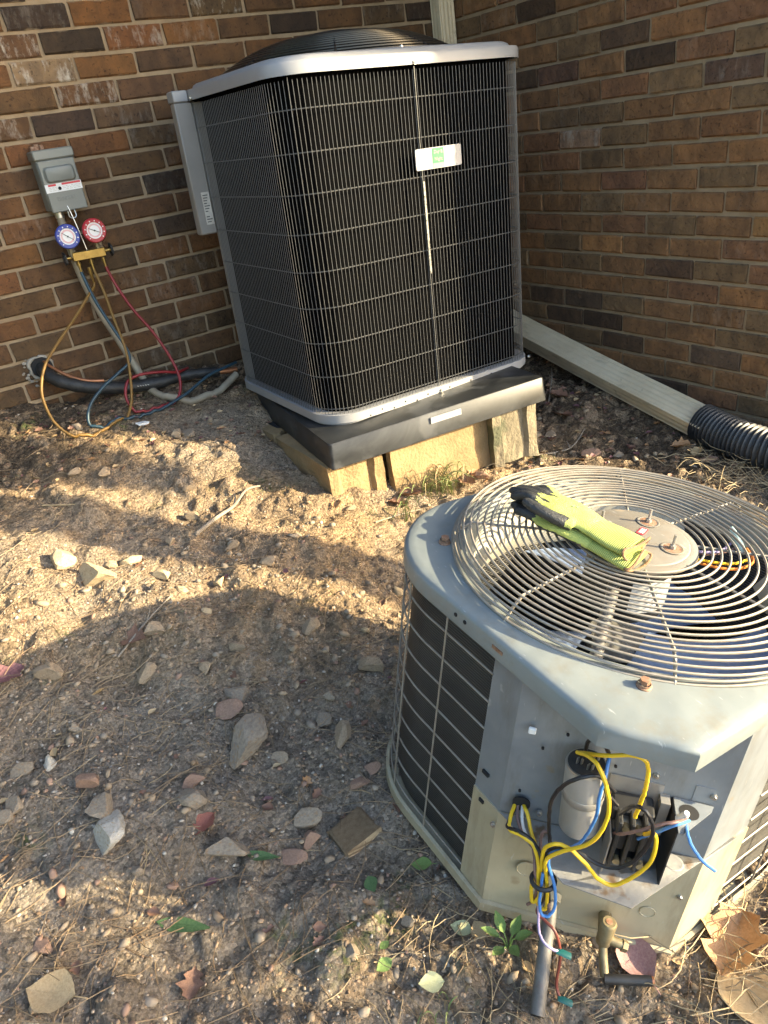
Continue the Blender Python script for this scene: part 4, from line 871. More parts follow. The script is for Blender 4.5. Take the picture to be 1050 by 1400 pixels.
# lead wires
WIRES = [('yellow', [(0.060, 0.050, 0.447), (0.071, 0.070, 0.464), (0.084, 0.090, 0.468), (0.098, 0.100, 0.444), (0.108, 0.100, 0.406), (0.107, 0.100, 0.372), (0.100, 0.095, 0.337), (0.087, 0.090, 0.313), (0.067, 0.085, 0.290), (0.052, 0.080, 0.266), (0.049, 0.080, 0.248), (0.054, 0.080, 0.226), (0.061, 0.085, 0.195), (0.064, 0.085, 0.161), (0.059, 0.085, 0.156)]),
    ('yellow', [(0.063, 0.050, 0.447), (0.091, 0.075, 0.476), (0.120, 0.080, 0.490), (0.137, 0.080, 0.487), (0.145, 0.080, 0.472), (0.150, 0.075, 0.440), (0.153, 0.065, 0.399), (0.153, .06, .36)]),
    ('black', [(0.072, 0.045, 0.435), (0.070, 0.050, 0.469), (0.078, 0.055, 0.482), (0.089, 0.060, 0.480), (0.098, 0.060, 0.464), (0.100, 0.060, 0.447), (.105, .058, .40), (.128, .055, .37)]),
    ('black', [(0.118, .06, .40), (0.092, 0.070, 0.432), (0.071, 0.075, 0.430), (0.052, 0.075, 0.412), (0.041, 0.070, 0.379), (0.040, 0.065, 0.342), (0.047, 0.060, 0.293), (0.052, 0.065, 0.273), (0.050, 0.075, 0.261), (0.056, 0.075, 0.219), (0.060, 0.080, 0.183), (.056, .08, .16)]),
    ('blue', [(0.099, 0.060, 0.465), (0.096, 0.085, 0.447), (0.094, 0.090, 0.419), (0.098, 0.085, 0.372), (0.093, 0.080, 0.325), (0.080, 0.080, 0.298), (0.057, 0.075, 0.276), (0.053, 0.080, 0.254), (0.066, 0.090, 0.224), (0.074, 0.095, 0.185), (0.068, 0.100, 0.165), (0.058, 0.100, 0.165), (0.052, 0.095, 0.181), (0.050, 0.085, 0.211), (0.049, 0.080, 0.229)]),
    ('black', [(0.133, 0.060, 0.360), (0.140, 0.075, 0.395), (0.150, 0.085, 0.407), (0.162, 0.090, 0.399), (0.172, 0.090, 0.373), (0.170, 0.090, 0.342), (0.158, 0.090, 0.306), (0.138, 0.090, 0.287), (0.113, 0.085, 0.283), (0.087, 0.080, 0.291), (0.061, 0.075, 0.284), (0.047, 0.070, 0.249), (0.052, 0.070, 0.211)]),
    ('yellow', [(.168, .072, .345), (0.176, 0.088, 0.367), (0.182, 0.090, 0.333), (0.178, 0.090, 0.304), (0.164, 0.090, 0.274), (0.145, 0.090, 0.252), (0.124, 0.090, 0.256), (0.105, 0.090, 0.277), (0.081, 0.085, 0.295), (0.065, 0.080, 0.297), (0.051, 0.080, 0.293), (0.043, 0.075, 0.268), (0.049, 0.075, 0.217), (0.053, 0.080, 0.190), (0.049, 0.080, 0.165), (0.043, 0.080, 0.161), (0.039, 0.075, 0.183), (0.039, 0.070, 0.206)]),
    ('brown', [(0.131, 0.040, 0.302), (0.138, 0.068, 0.330), (0.156, 0.080, 0.358), (0.180, 0.080, 0.379), (0.201, 0.075, 0.385), (.222, .05, .366)]),
    ('blue', [(0.165, 0.060, 0.320), (0.179, 0.070, 0.349), (0.193, 0.075, 0.371), (0.204, 0.075, 0.382), (.224, .05, .365)]),
    ('blue', [(.226, .04, .350), (0.222, 0.070, 0.358), (0.231, 0.080, 0.347), (0.245, 0.085, 0.334), (0.264, 0.085, 0.320)]),
    ('yellow', [(0.009, 0.000, 0.272), (0.017, 0.020, 0.272), (0.027, 0.034, 0.250), (0.042, 0.058, 0.235), (0.049, 0.075, 0.213), (0.052, 0.078, 0.175), (0.048, 0.078, 0.158)]),
    ('black', [(-0.001, 0.000, 0.266), (-0.007, 0.025, 0.264), (-0.010, 0.040, 0.260), (0.006, 0.050, 0.269), (0.027, 0.055, 0.261), (0.042, 0.068, 0.250), (0.053, 0.078, 0.216), (0.064, 0.084, 0.189), (0.068, 0.084, 0.155)]),
    ('yellow', [(-0.003, 0.000, 0.270), (-0.008, 0.030, 0.264), (-0.006, 0.045, 0.261), (0.011, 0.052, 0.263), (0.030, 0.060, 0.257), (0.041, 0.072, 0.236), (0.045, 0.078, 0.206), (0.054, 0.08, 0.173), (0.052, 0.08, 0.157)]),
    ('white', [(0.009, 0.000, 0.270), (0.009, 0.020, 0.268), (0.015, 0.034, 0.255), (0.028, 0.050, 0.247), (0.043, 0.070, 0.226), (0.048, 0.075, 0.196)]),
    ('brown', [(0.002, 0.000, 0.270), (0.003, 0.020, 0.262), (0.013, 0.036, 0.252), (0.031, 0.055, 0.244), (0.039, 0.075, 0.219), (0.045, 0.078, 0.195), (0.046, 0.075, 0.158), (0.039, 0.072, 0.139)]),
    ('brown', [(0.055, 0.050, 0.255), (0.048, 0.050, 0.279), (0.040, 0.050, 0.278), (0.040, 0.055, 0.257), (0.049, 0.075, 0.233), (0.057, 0.078, 0.204), (0.064, 0.080, 0.179), (0.070, 0.100, 0.165)]),
    ('red', [(.056, .078, .16), (0.057, 0.070, 0.122), (0.085, 0.085, 0.112), (0.100, 0.095, 0.074), (0.103, 0.108, 0.020), (0.112, 0.120, 0.004)]),
    ('purple', [(.052, .08, .16), (0.058, 0.080, 0.128), (0.062, 0.100, 0.118), (0.075, 0.112, 0.112), (0.093, 0.112, 0.105)])]
for c_, pts in WIRES:
    r0 = .0029 if c_ in ('yellow', 'black') else .0024 if c_ != 'purple' else .0021
    MB().tube([q + Vector((random.gauss(0, .00022), random.gauss(0, .00022), random.gauss(0, .00022))) for q in spline([P3(*p) for p in pts], 5)], r0, 8).build('lead_wire', MT[c_ + '_w'], ou)
MB().tube([P3(.052 + .017 * math.cos(a), .079 + .016 * math.sin(a), .212 + .002 * math.cos(a)) for a in [2 * math.pi * k / 20 for k in range(20)]], .0035, 6, closed=True).build('cable_tie', MT['black'], ou)
for s_, w_, z in ((.093, .112, .105), (.112, .122, .006)):
    p = P3(s_, w_, z); MB().tube([p - PT * .004, p + PT * .006, p + PT * .018 - Vector((0, 0, .004))], [.004, .006, .0055], 8, flat=.6).build('spade_connector', MT['teal'], ou)
# cut copper lines and valve
pp = [P3(.083, -.02, .052), P3(.083, .03, .05), P3(.082, .075, .036), P3(.080, .133, .006)]
pp = [P3(.083, -.01, .075), P3(.082, .035, .068), P3(.080, .085, .038), P3(.079, .150, -.002)]
cp = MB().tube(pp, .0112, 20).build('suction_pipe', MT['pipe_old'], ou); lab(cp, 'thick cut copper pipe hanging to the ground')
MB().cyl(pp[-1] + (pp[-1] - pp[-2]) * .02, pp[-1] + (pp[-1] - pp[-2]) * .026, .0105, n=18).build('cut_end', MT['dark'], cp)
MB().tube([P3(.083, .0, .076), P3(.083, .012, .073)], [.017, .015], 16).build('collar', MT['old_beige'], cp)
vb = MB(); vb.tube([P3(.172, -.01, .062), P3(.172, .03, .062)], [.010, .012], 14); vb.tube([P3(.172, .034, .092), P3(.172, .034, .088), P3(.172, .034, .04)], [.010, .013, .012], 14); vb.tube([P3(.172, .034, .052), P3(.200, .036, .046)], [.008, .0075], 12); vb.tube([P3(.200, .036, .046), P3(.208, .0365, .044)], [.010, .009], 6)
va = vb.build('service_valve', MT['brass_old'], ou)
MB().cyl(P3(.172, .034, .0922), P3(.172, .034, .0928), .0055, n=12).build('valve_port', MT['rust'], va)
MB().tube(spline([P3(.172, .034, .045), P3(.174, .05, .028), P3(.179, .074, .012)], 6), .0072, 12).build('stub_pipe', MT['brass_old'], va)
e0, e1_ = P3(.177, .078, .014), P3(.249, .066, .020)
MB().tube([e0, e1_], .0078, 14).build('liquid_pipe', MT['black'], va)
MB().tube([e1_, e1_ + (e1_ - e0) * .05], .0068, 14).build('cut_end', MT['copper'], va)
MB().box(.02, .004, .004, .27, .006, .018, PMAT).build('base_lip', MT['old_beige'], ou, False)

# ------------------------------------------------------------------ gloves on the guard
def glove_mesh(name, curl, flip, seedv):
    # hand along +x: cuff at 0, fingertips at about .27; built from overlapping tapered tubes, fused by voxel remesh
    mb = MB(); rnd = random.Random(seedv); fy = -1 if flip else 1
    mb.tube([(.0, 0, .0), (.04, 0, .001), (.075, .0, .003), (.10, 0, .005)], [.047, .045, .041, .042], 18, flat=.30)
    mb.tube([(.08, 0, .004), (.11, .001 * fy, .006), (.145, .002 * fy, .008), (.172, .002 * fy, .007), (.185, .002 * fy, .006)], [.040, .046, .049, .047, .03], 18, flat=.34)
    for k, (y0, ln, dr) in enumerate(((-.033, .064, .02), (-.012, .080, .0), (.010, .078, -.03), (.031, .060, -.08))):
        y0 *= fy; dr *= fy; c = curl[k]
        p0 = Vector((.165, y0, .006)); q1 = p0 + Vector((ln * .42, dr * ln * .42, c * .010)); q2 = p0 + Vector((ln * .76, dr * ln * .76, c * .006 - .002)); q3 = p0 + Vector((ln * 1.04, dr * ln, -.004 - .004 * c))
        mb.tube(spline([p0, q1, q2, q3], 4), [.0125, .0125, .0124, .0122, .012, .0118, .0116, .0115, .0112, .011, .0105, .0095, .006], 12, flat=.85)
    t0 = Vector((.105, -.036 * fy, .004)); mb.tube(spline([t0, t0 + Vector((.03, -.022 * fy, .008)), t0 + Vector((.058, -.030 * fy, .014)), t0 + Vector((.085, -.026 * fy, .016))], 4), [.016, .0155, .015, .0145, .014, .0138, .0135, .013, .0127, .0124, .012, .011, .007], 12, flat=.85)
    me = mb.mesh('tmp', None); o = bpy.data.objects.new('tmp', me); C.objects.link(o)
    rm = o.modifiers.new('r', 'REMESH'); rm.mode = 'VOXEL'; rm.voxel_size = .0026
    sm = o.modifiers.new('s', 'SMOOTH'); sm.iterations = 6; sm.factor = .5
    bpy.context.view_layer.update(); ev = bpy.data.meshes.new_from_object(o.evaluated_get(bpy.context.evaluated_depsgraph_get())); bpy.data.objects.remove(o)
    return ev
def split_mesh(ev, test):
    A_, B_ = MB(), MB(); ids = ({}, {})
    for p in ev.polygons:
        k = 0 if test(p.center, p.normal) else 1; mbx = (A_, B_)[k]; d = ids[k]; f = []
        for vi in p.vertices:
            if vi not in d: d[vi] = len(mbx.v); mbx.v.append(tuple(ev.vertices[vi].co))
            f.append(d[vi])
        mbx.f.append(tuple(f))
    return A_, B_
def crumple(mb, amp, sd):
    out = []
    for x, y, z in mb.v:
        out.append((x, y, z + amp * (.5 * math.sin(x * 70 + y * 45 + sd) * (1 if x < .17 else .3) + .4 * math.sin(y * 120 - x * 35 + sd * 2) * (1 if x < .17 else .2))))
    mb.v = out
def glove(label, M, curl, flip, sd):
    g = thing('work_glove', label, 'glove', M=M, group='pair of work gloves')
    ev = glove_mesh('glove', curl, flip, sd)
    hsh = lambda c: .006 * math.sin(c.y * 180) + .004 * math.sin(c.y * 410 + 1)
    def coated(c, n):
        if c.x > .178 + 2.2 * hsh(c): return True
        if n.z < -.25 and c.x > .085: return True
        fy = -1 if flip else 1
        return c.y * fy < -.041 and c.x > .108
    a, b = split_mesh(ev, coated); crumple(a, .0018, sd); crumple(b, .0018, sd)
    cu, kn = MB(), MB(); ids = ({}, {})
    for f in b.f:
        cx_ = sum(b.v[i][0] for i in f) / len(f); k = 0 if cx_ < .075 else 1; mbx = (cu, kn)[k]; d = ids[k]; q = []
        for i in f:
            if i not in d: d[i] = len(mbx.v); mbx.v.append(b.v[i])
            q.append(d[i])
        mbx.f.append(tuple(q))
    lab(kn.build('knit_back', MT['knit'], g), 'yellow green knit back'); lab(cu.build('ribbed_cuff', MT['rib'], g), 'ribbed yellow green cuff'); lab(a.build('coating', MT['nitrile'], g), 'black dipped fingers and palm')
    ring = [(-.003 + .005 * math.sin(4 * math.pi * q / 60 + sd), .0485 * math.cos(2 * math.pi * q / 60), .001 + .0150 * math.sin(2 * math.pi * q / 60) + .0035 * math.sin(6 * math.pi * q / 60 + sd)) for q in range(60)]
    MB().tube(ring, .0024, 7, closed=True).build('hem', MT['hem'], g)
    mb = MB()
    for q in range(7): mb.box(.118 + q * .0065, -.012 + .003 * math.sin(q), .0225, .1215 + q * .0065, -.002 + .004 * math.sin(q * 2), .0232)
    if flip: mb.build('stamp', MT['glove_print'], g, False)
    return g
def gm(x, y, z, ang, tilt=0, roll=0): return OM @ Matrix.Translation((x, y, z)) @ Matrix.Rotation(R(ang), 4, 'Z') @ Matrix.Rotation(R(tilt), 4, 'Y') @ Matrix.Rotation(R(roll), 4, 'X') @ Matrix.Diagonal((.97, .84, .82, 1))
glove('lower black and yellow green work glove lying on the fan guard, mostly covered', gm(-.078, -.045, .592, 102, -1, 3), (.2, .1, .1, .3), False, 3)
glove('upper yellow green work glove with black fingers, on top of the other glove', gm(-.072, -.033, .608, 101, -2, 4), (1.2, .9, .8, 1.1), True, 1)

# ------------------------------------------------------------------ switch box on the wall
sb = thing('switch_box', 'grey metal switch box with white and red warning label on the left brick wall', 'switch box', (-1.717, 0, .293))
MB().cbox(-.060, -.078, -.088, .060, -.001, .086, .003).build('case', MT['box'], sb)
MB().cbox(-.064, -.090, .062, .064, -.001, .092, .004).build('hood', MT['box'], sb)
MB().cbox(-.058, -.088, -.094, .058, -.0785, .061, .003).build('door', MT['box'], sb)
dr = rrect(-.046, -.022, .046, .022, .012, 6); k_ = lambda P, s_, y, dz: [(x * s_, y, z * s_ + dz) for x, z in P]
MB().loft([k_(dr, 1.08, -.0881, .018), k_(dr, 1.0, -.092, .018), k_(dr, .93, -.0985, .018), k_(dr, .84, -.1, .018)], True, False, True).build('handle_bulge', MT['box'], sb)
wlb = MB().box(-.0575, -.0892, -.034, .0585, -.0883, -.0085).build('warning_label', MT['white'], sb, False)
mb = MB(); mb.box(-.047, -.0897, -.0155, -.022, -.0893, -.0095); mb.box(-.004, -.0897, -.0155, .056, -.0893, -.0095); mb.build('red_band', MT['redprint'], wlb, False)
mb = MB()
for r_ in range(3):
    x = -.047
    while x < .052:
        q = random.uniform(.004, .012)
        if not (-.02 < x < -.006): mb.box(x, -.0896, -.0205 - r_ * .0045, min(x + q, .054), -.0893, -.0190 - r_ * .0045)
        x += q + .003
mb.build('small_print', MT['paper'], wlb, False)
mb = MB().lathe([(.0055, 0), (.0048, .002), (0, .002)], 14, Matrix.Translation((-.013, -.0893, -.024)) @ Matrix.Rotation(R(90), 4, 'X')); mb.build('latch_hole', MT['dark'], sb)
mb = MB()
for k in range(7): mb.cbox(-.030 + k * .0095, -.0892, -.060, -.0245 + k * .0095, -.0875, -.050, .0006)
mb.build('raised_mark', MT['box'], sb, False)
mb = MB(); mb.cbox(-.052, -.03, .0922, -.038, -.004, .106, .002); mb.cbox(-.022, -.03, .0922, -.010, -.004, .108, .002); mb.cbox(-.038, -.022, .0922, -.022, -.004, .112, .002); mb.build('top_lug', MT['rust'], sb, False)
MB().tube(spline([(-.010, -.082, -.094), (-.010, -.085, -.112), (.002, -.087, -.118), (.012, -.085, -.112), (.012, -.082, -.094)], 5), .002, 7).build('hasp', MT['steel'], sb)
MB().cyl((-.032, -.045, -.088), (-.032, -.045, -.112), .015, n=16).build('conduit_fitting', MT['steel'], sb)

# ------------------------------------------------------------------ gauge set with hoses
gs = thing('gauge_set', 'brass gauge manifold with blue and red dials hanging under the grey switch box', 'gauge set', (-1.709, -.1, .058))
gm_ = Matrix.Rotation(R(1.5), 4, 'Y')
MB().cbox(-.055, -.015, -.014, .055, .015, .014, .002, gm_).build('manifold', MT['brass'], gs, False)
def dial(x, z, mcol, ndl, lb_):
    M_ = Matrix.Translation((x, -.02, z)) @ Matrix.Rotation(R(90), 4, 'X')
    g0 = MB().lathe([(0, -.03), (.030, -.03), (.034, -.026), (.0385, -.002), (.0385, .006), (.0355, .0095), (.026, .0090), (.0255, .0060)], 40, M_).build('gauge', mcol, gs); lab(g0, lb_)
    MB().lathe([(.0258, .0062), (.0, .0062)], 40, M_).build('dial_face', MT['dial'], g0)
    MB().lathe([(.0215, .0065), (.0165, .0065)], 40, M_).build('scale_ring', MT['dial_pink'], g0)
    mb = MB()
    for k in range(27):
        a = R(-45 + 270 * k / 26); r1 = .0235 if k % 5 else .022
        mb.box(r1, -.0003, .0064, .0253, .0003, .0067, M_ @ Matrix.Rotation(a, 4, 'Z'))
    mb.build('scale_marks', MT['print'], g0, False)
    mb = MB()
    for k in range(10): a = R(-45 + 270 * k / 9); mb.box(.0285, -.0016, .0096, .0325, .0016, .0099, M_ @ Matrix.Rotation(a, 4, 'Z'))
    mb.build('bezel_marks', MT['white'], g0, False)
    mb = MB(); mb.box(-.019, -.0009, .0075, .021, .0009, .0085, M_ @ Matrix.Rotation(R(ndl), 4, 'Z')); mb.lathe([(.0028, .0072), (.0026, .0092), (0, .0092)], 12, M_); mb.build('needle', MT['print'], g0, False)
    MB().cyl((x, -.005, z - .036), (x, -.005, .0), .008, n=8).build('stem', MT['brass_old'], gs)
dial(-.052, .068, MT['gauge_blue'], 140, 'gauge with blue rim'); dial(.037, .070, MT['gauge_red'], 152, 'gauge with red rim')
for sx in (-1, 1):
    x = sx * .056; MB().cyl((x, 0, 0), (x + sx * .02, 0, 0), .0062, n=10).build('valve_stem', MT['brass'], gs)
    kn = MB(); kn.tube([(x + sx * .022, .017 * math.cos(2 * math.pi * q / 20) * (1 + .12 * math.cos(5 * 2 * math.pi * q / 20)), .017 * math.sin(2 * math.pi * q / 20) * (1 + .12 * math.cos(5 * 2 * math.pi * q / 20))) for q in range(20)], .0042, 7, closed=True)
    for q in range(5): a = 2 * math.pi * q / 5; kn.tube([(x + sx * .022, 0, 0), (x + sx * .022, .016 * math.cos(a), .016 * math.sin(a))], .003, 6)
    kn.cyl((x + sx * .014, 0, 0), (x + sx * .028, 0, 0), .006, n=10); kn.build('valve_handle', MT['black'], gs)
MB().tube(spline([(0, 0, .012), (-.006, .004, .08), (-.014, .012, .15), (-.02, .02, .172), (-.026, .014, .165)], 6), .0017, 6).build('hanging_hook', MT['steel'], gs)
for x, z1 in ((-.040, -.05), (.002, -.05), (.044, -.05)):
    mb = MB().tube([(x, 0, -.012), (x, 0, -.020), (x, 0, -.020), (x, 0, -.030), (x, 0, -.030), (x, -.001, -.052)], [.004, .004, .0072, .0072, .0048, .0042], 10); mb.build('hose_fitting', MT['brass'], gs)
MB().tube([(-.012, -.004, -.040), (-.012, -.004, -.075), (-.0115, -.004, -.078), (-.011, -.004, -.098)], [.0062, .0062, .0045, .004], 10).build('parked_fitting', MT['brass'], gs)
ORG = Vector((-1.709, -.1, .058))
BL = [(-1.75, -.1, .008), (-1.742, -.133, -.083), (-1.723, -.17, -.173), (-1.705, -.2, -.249), (-1.711, -.22, -.295), (-1.763, -.237, -.32), (-1.835, -.258, -.349), (-1.895, -.283, -.388), (-1.92, -.307, -.434), (-1.898, -.318, -.464), (-1.84, -.32, -.478), (-1.752, -.307, -.479), (-1.655, -.288, -.468), (-1.559, -.267, -.450), (-1.455, -.24, -.419), (-1.372, -.227, -.411), (-1.325, -.20, -.413)]
YL = [(-1.707, -.1, .008), (-1.702, -.124, -.069), (-1.706, -.163, -.154), (-1.709, -.208, -.255), (-1.729, -.246, -.336), (-1.76, -.284, -.414), (-1.807, -.316, -.465), (-1.859, -.331, -.476), (-1.925, -.34, -.474), (-1.985, -.337, -.452), (-2.022, -.316, -.397), (-2.027, -.284, -.329), (-2.013, -.26, -.282), (-1.979, -.232, -.232), (-1.918, -.201, -.183), (-1.823, -.159, -.117), (-1.755, -.128, -.065), (-1.728, -.11, -.048), (-1.721, -.104, -.036)]
RL = [(-1.665, -.1, .008), (-1.653, -.112, -.057), (-1.629, -.143, -.142), (-1.593, -.17, -.224), (-1.567, -.201, -.313), (-1.559, -.228, -.39), (-1.577, -.249, -.443), (-1.621, -.268, -.472), (-1.691, -.28, -.478), (-1.746, -.28, -.466), (-1.766, -.265, -.425), (-1.762, -.249, -.386), (-1.735, -.234, -.354), (-1.684, -.227, -.349), (-1.616, -.224, -.361), (-1.56, -.215, -.38), (-1.52, -.175, -.39), (-1.49, -.13, -.40)]
for nm, pts, r0 in (('blue hose', BL, .0054), ('yellow hose', YL, .0047), ('red hose', RL, .0052)):
    P_ = []
    for p in spline(pts, 9):
        zg = gz(p.x, p.y) + .0075; P_.append(Vector((p.x, p.y, max(p.z, zg))) - ORG)
    lab(MB().tube(P_, r0, 10).build('hose', MT['hose_' + nm.split()[0]], gs), nm + ' looping down to the ground')
# line set and conduit
ls = thing('insulated_pipe', 'black foam insulated pipe run from the wall hole to the new air conditioner', 'pipe')
LS = [(-1.959, .02, -.275), (-1.962, -.04, -.292), (-1.941, -.09, -.319), (-1.891, -.12, -.348), (-1.821, -.14, -.374), (-1.721, -.15, -.400), (-1.612, -.16, -.412), (-1.522, -.17, -.412), (-1.434, -.18, -.424), (-1.395, -.185, -.432)]
P_ = spline(LS, 10); rs = [.0225 + .0010 * math.sin(i * .9) + (.0022 if 38 < i < 42 else 0) - (.004 if i > 62 else 0) for i in range(len(P_))]
MB().tube(P_, rs, 18).build('foam_sleeve', MT['foam'], ls)
MB().tube([(-1.396, -.185, -.432), (-1.365, -.188, -.438), (-1.325, -.19, -.442)], .0105, 14).build('copper_end', MT['copper'], ls)
MB().tube(spline([(-1.955, .01, -.258), (-1.94, -.05, -.278), (-1.90, -.10, -.315), (-1.85, -.135, -.34), (-1.80, -.15, -.352)], 8), .0055, 10).build('liquid_line', MT['copper'], ls)
mb = MB()
for k in range(12): mb.tube([(-1.70 + k * .009, -.1755 - .0003 * k, -.398 - .0012 * k), (-1.695 + k * .009, -.176 - .0003 * k, -.4005 - .0012 * k)], .0012, 5)
mb.build('sleeve_print', MT['paper'], ls)
cn = thing('conduit', 'tan flexible conduit running from the grey switch box down to the ground', 'conduit')
CN = [(-1.749, -.045, .182), (-1.749, -.045, .102), (-1.745, -.05, 0), (-1.726, -.055, -.119), (-1.692, -.07, -.246), (-1.668, -.10, -.35), (-1.655, -.16, -.43), (-1.630, -.21, -.49), (-1.59, -.25, -.515), (-1.53, -.26, -.515), (-1.465, -.25, -.50), (-1.40, -.235, -.475), (-1.34, -.22, -.45)]
P_ = [Vector((p.x, p.y, max(p.z, gz(p.x, p.y) + .009))) for p in spline(CN, 14)]
MB().tube(P_, [.0125 + .0006 * (i % 2) for i in range(len(P_))], 12).build('conduit_tube', MT['conduit'], cn)

# ------------------------------------------------------------------ stones
def rock_mesh(sd, sub=2, cuts=7):
    rnd = random.Random(sd); bm = bmesh.new(); bmesh.ops.create_icosphere(bm, subdivisions=sub, radius=.5)
    planes = []
    for _ in range(cuts): d = Vector((rnd.gauss(0, 1), rnd.gauss(0, 1), rnd.gauss(0, 1))).normalized(); planes.append((d, rnd.uniform(.17, .36)))
    for v in bm.verts:
        for d, h in planes:
            k = v.co.dot(d) - h
            if k > 0: v.co -= d * k
        v.co += v.co.normalized() * rnd.uniform(-.008, .008)
    bm.verts.index_update(); mb = MB(); mb.v = [tuple(v.co) for v in bm.verts]; mb.f = [tuple(q.index for q in f.verts) for f in bm.faces]; bm.free(); return mb
ROCKS = [(-2.192, -0.936, 0.084, 0.063, 1), (-2.141, -1.044, 0.093, 0.073, 1), (-2.045, -1.017, 0.062, 0.037, 1), (-1.813, -0.879, 0.049, 0.040, 0), (-2.044, -0.538, 0.034, 0.034, 0), (-1.971, -0.596, 0.039, 0.034, 0), (-1.779, -0.783, 0.032, 0.023, 0), (-1.742, -1.223, 0.052, 0.028, 0), (-2.323, -1.292, 0.058, 0.047, 0), (-2.084, -1.304, 0.066, 0.037, 0), (-2.145, -1.392, 0.046, 0.039, 0), (-1.942, -1.438, 0.032, 0.025, 0), (-2.027, -1.446, 0.032, 0.032, 0), (-1.705, -1.628, 0.063, 0.053, 0), (-1.786, -1.072, 0.042, 0.029, 0), (-1.759, -1.451, 0.048, 0.033, 0), (-2.004, -1.536, 0.062, 0.044, 3), (-1.921, -0.988, 0.029, 0.025, 0), (-2.037, -1.662, 0.075, 0.117, 3), (-2.032, -1.576, 0.050, 0.044, 2), (-1.863, -1.760, 0.036, 0.062, 0), (-2.334, -1.750, 0.080, 0.074, 4), (-2.008, -1.868, 0.058, 0.043, 3), (-2.174, -1.865, 0.086, 0.045, 3), (-2.182, -1.752, 0.053, 0.040, 3), (-2.170, -1.713, 0.053, 0.028, 2), (-2.466, -1.589, 0.033, 0.033, 3), (-2.334, -1.618, 0.045, 0.035, 2), (-2.334, -1.689, 0.053, 0.047, 3), (-2.074, -1.914, 0.045, 0.030, 2), (-2.031, -1.903, 0.039, 0.030, 2), (-1.867, -1.684, 0.033, 0.033, 3), (-1.992, -1.726, 0.038, 0.035, 3), (-1.890, -1.863, 0.038, 0.022, 2), (-1.851, -1.845, 0.035, 0.022, 2), (-1.832, -1.651, 0.037, 0.024, 3), (-2.390, -1.523, 0.027, 0.033, 4), (-2.428, -1.509, 0.054, 0.030, 3), (-2.487, -1.868, 0.029, 0.021, 2), (-2.319, -1.827, 0.021, 0.018, 3), (-2.323, -1.470, 0.031, 0.020, 3), (-2.485, -1.607, 0.029, 0.023, 3), (-1.952, -1.282, 0.030, 0.019, 1), (-1.880, -1.196, 0.043, 0.031, 1), (-1.991, -1.111, 0.052, 0.032, 1), (-1.977, -1.195, 0.035, 0.023, 1), (-2.093, -0.995, 0.041, 0.029, 1), (-0.586, -0.991, 0.071, 0.049, 3), (-0.510, -1.015, 0.050, 0.028, 3), (-0.503, -1.203, 0.059, 0.037, 2), (-0.425, -1.255, 0.054, 0.027, 3), (-0.258, -1.496, 0.070, 0.032, 2), (-0.693, -1.010, 0.058, 0.042, 2), (-0.894, -1.084, 0.045, 0.035, 2), (-1.395, -1.061, 0.031, 0.022, 0), (-1.485, -1.426, 0.036, 0.024, 1), (-1.647, -1.514, 0.026, 0.018, 1), (-1.969, -2.135, 0.026, 0.020, 3), (-2.081, -2.129, 0.025, 0.019, 3), (-1.950, -0.270, 0.038, 0.027, 3), (-1.695, -0.494, 0.046, 0.041, 3), (-1.654, -0.488, 0.041, 0.036, 3)]
RLAB = {0: 'rounded yellow stone at the left end of the sunlit band of dirt', 1: 'largest pale yellow stone in the sunlit band of dirt', 2: 'flat yellow stone behind the largest one in the sunlit band', 3: 'small round tan stone beside the grey twig', 8: 'blocky tan stone in the shade at the far left edge', 9: 'flat tan stone beside the curled brown leaf', 13: 'blocky tan stone close to the left side of the old air conditioner', 18: 'biggest upright grey brown rock in the shaded dirt', 19: 'reddish stone touching the top of the biggest rock', 20: 'narrow upright tan stone between the biggest rock and the old air conditioner', 21: 'whitish angular rock in the shade at lower left', 22: 'rounded grey brown stone above the split wood chunk', 23: 'broad flat grey brown stone below the dark red leaf', 24: 'squarish grey brown stone above the dark red leaf', 47: 'grey stone beside the mossy concrete block', 10: 'rounded tan stone below the curled brown leaf', 16: 'half buried flat stone just above the reddish stone'}
RMESH = [[rock_mesh(100 * k + i, 2, 10).mesh('stone', RK[k], False) for i in range(5)] for k in range(5)]
YAWC = R(-29.6)
STN = []
for i, (x, y, w_, h_, k) in enumerate(ROCKS):
    me = RMESH[k][i % 5] if w_ < .06 else rock_mesh(900 + i, 3, 12).mesh('stone', RK[k], False)
    dp_ = h_ * 1.15; ht = .62 * min(w_, dp_) + .006
    o = put('stone', me, None, (x, y, gz(x, y) + ht * .26), (random.uniform(-.25, .25), random.uniform(-.25, .25), YAWC + random.uniform(-.3, .3)), (w_ * 1.32, dp_ * 1.32, ht * 1.35))
    zone = 'in the sunlit band of dirt' if k == 1 else 'on the dark dirt beside the house wall' if (y > -.7 or x > -1.0) else 'on the shaded dirt left of the old air conditioner' if y < -1.2 else 'on the dirt left of the concrete blocks'
    kind = ('tan', 'yellow', 'reddish', 'grey brown', 'whitish')[k]
    STN.append((o, i, kind, x, y, w_)); tag(o, RLAB.get(i, zone), 'stone', 'stones on the dirt')
LMK = [(ROCKS[i][0], ROCKS[i][1], t) for i, t in ((0, 'rounded yellow stone at far left'), (1, 'largest pale yellow stone'), (18, 'biggest upright rock'), (21, 'whitish angular rock'), (13, 'blocky tan stone by the old unit'), (23, 'broad flat grey brown stone'), (22, 'stone above the split wood'), (8, 'blocky tan stone at the left edge'))]
